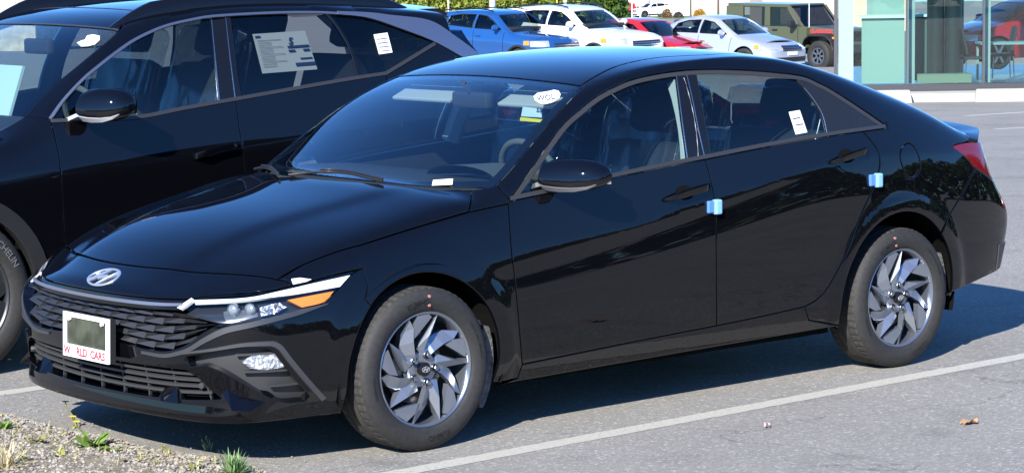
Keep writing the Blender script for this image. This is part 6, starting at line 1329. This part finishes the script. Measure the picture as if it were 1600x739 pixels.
def house(label, px0, px1, t0, h, m_, roof=None, door=None, cat='building'):
    l0, l1 = t0*(px0-800)/FPX, t0*(px1-800)/FPX; c = gp(t0, (l0+l1)/2); r = empty('house', tuple(c), -YAW); tag(r, label, cat); w = l1-l0
    MB().box((0, 4, h/2), (w, 8, h)).build('wall', m_, r)
    if door:
        for (dx, dw, z0, z1, dm) in door: MB().box((dx*w, -.03, (z0+z1)/2), (dw, .08, z1-z0)).build('door', dm, r)
    if roof: MB().loft([[(-w/2-.4, -.6, h-.1), (w/2+.4, -.6, h-.1), (w/2+.4, -.6, h+.15), (-w/2-.4, -.6, h+.15)], [(-w/2-.4, 4, h+2), (w/2+.4, 4, h+2), (w/2+.4, 4, h+2.2), (-w/2-.4, 4, h+2.2)]]).build('roof', roof, r)
    return r
CREAM = mat('cream_wall', (.72, .66, .60), .8); GREYDOOR = mat('grey_garage_door', (.25, .26, .27), .6); ROOFT = mat('brown_roof', (.20, .15, .12), .8)
house('long pale cream house behind the distant lawn', 1020, 1250, 345., 5.2, mat('white_wall', (.62, .60, .56), .8), ROOFT, [(-.42, 4.6, 2.5, 4.2, GREYDOOR), (-.10, .12, 2.2, 2.4, GREYDOOR), (.18, 1.2, 2.6, 4.0, mat('house_window', (.12, .16, .2), .2))])
house('pink brick house behind the distant vehicles', 925, 1018, 350., 6., mat('pink_brick', (.50, .31, .25), .85, noise=(4, (.60, .42, .36), .2)), ROOFT, [(-.2, 1.4, 2.4, 4.2, WHITE), (.15, 1.4, 2.4, 4.2, WHITE)])
house('salmon-walled building behind the off-roader', 1195, 1420, 150., 5.2, mat('salmon_wall', (.62, .40, .29), .85, noise=(2, (.68, .48, .37), .2)), None, [(-.30, 1.6, 2.2, 4.6, mat('house_window', (.12, .16, .2), .2)), (.24, 1.2, 2.6, 3.4, MATS['house_window'])])
house('sandstone wall seen above the black vehicle at the top left', -60, 62, 120., 3.4, mat('sandstone_wall', (.42, .34, .24), .9, noise=(2.5, (.62, .52, .38), .15)), None)
def pole(label, pxl, t0, h, r_, m_, cat='pole'):
    c = gp(t0, t0*(pxl-800)/FPX); ro = empty('pole', tuple(c)); tag(ro, label, cat); MB().tube([(0, 0, 0), (0, 0, h)], r_, 14).build('shaft', m_, ro, smooth=True); MB().lathe([(r_*1.6, 0), (r_*1.6, .05), (r_, .06)], 14, 'z').build('base', m_, ro)
GALV = mat('galvanised', (.62, .65, .67), .4, metal=.3); YELP = mat('yellow_post', (.75, .55, .02), .5); PALEP = mat('pale_green_pole', (.55, .62, .54), .6)
pole('thick pale grey pole before the hedge', 774.5, 100, 9, .10*1.2, GALV); pole('pale green pole between the hedge and shrubs', 888, 104, 9, .075, PALEP); pole('thin grey pole right of the pale green one', 917, 140, 9, .09, GALV); pole('grey pole behind the white vehicle roof', 941, 150, 9, .09, GALV)
pole('yellow post in front of the hedge', 875, 98, 3.4, .03, YELP, 'post'); pole('yellow post beside the distant red vehicle', 961, 200, 3.9, .07, YELP, 'post'); pole('second yellow post left of the distant red vehicle', 953, 200, 3.7, .06, YELP, 'post'); pole('thin pale post at the black vehicle spoiler', 706, 96, 3.4, .03, mat('cream_post', (.75, .68, .5), .6), 'post')
c0 = gp(240, 240*(975-800)/FPX); fr_ = empty('trolley_shelter', tuple(c0), -YAW); tag(fr_, 'white tubular frame shelter left of the distant white vehicle', 'shelter')
for x_ in (0, 1.0, 1.75): MB().tube([(x_, 0, 0), (x_, 0, 1.9)], .05, 6).build('upright', WHITEPL, fr_)
MB().tube([(-.1, 0, 1.9), (.6, 0, 2.05), (1.8, 0, 1.9)], .05, 6).build('top_rail', WHITEPL, fr_); MB().box((.35, .1, .9), (.5, .3, .9)).build('side_panel', mat('pink_panel', (.7, .45, .48), .6), fr_)
# ---------------------------------------------------------------- what the paint mirrors: behind and beside the photographer
ur_ = empty('parked_car'); 
bpy.data.objects.remove(ur_)
bgcar('parked_car', BgSedan, 'red car parked across the lot, mirrored in the sedan rear bumper', CPR, None, 0, glassm=(CGD, CGD), win=sedwin, axr=2.72, heading=np.array([.3, -1., 0]), at_=(19.5, 1.5, float(zg(23.))), group='red cars')
def wfn():
    k = rng.random() < .68
    t0, l = (rng.uniform(-45, 38), rng.uniform(25, 31)) if k else (-rng.uniform(20, 27), rng.uniform(-55, 28)); q = t0 if k else l
    return gp(t0, l)+np.array([0, 0, (4.3+1.1*math.sin(q*.35)+.8*math.sin(q*.83+1))*rng.random()**.7])
o = leaf_cloud('unseen_tree_line', 30000, wfn, .40, DKG); tag(o, 'unseen dark green tree line added for the reflections in the glossy black doors', 'trees', kind='stuff')  # out-of-view trees, added and made tall to hide low sky in the reflections
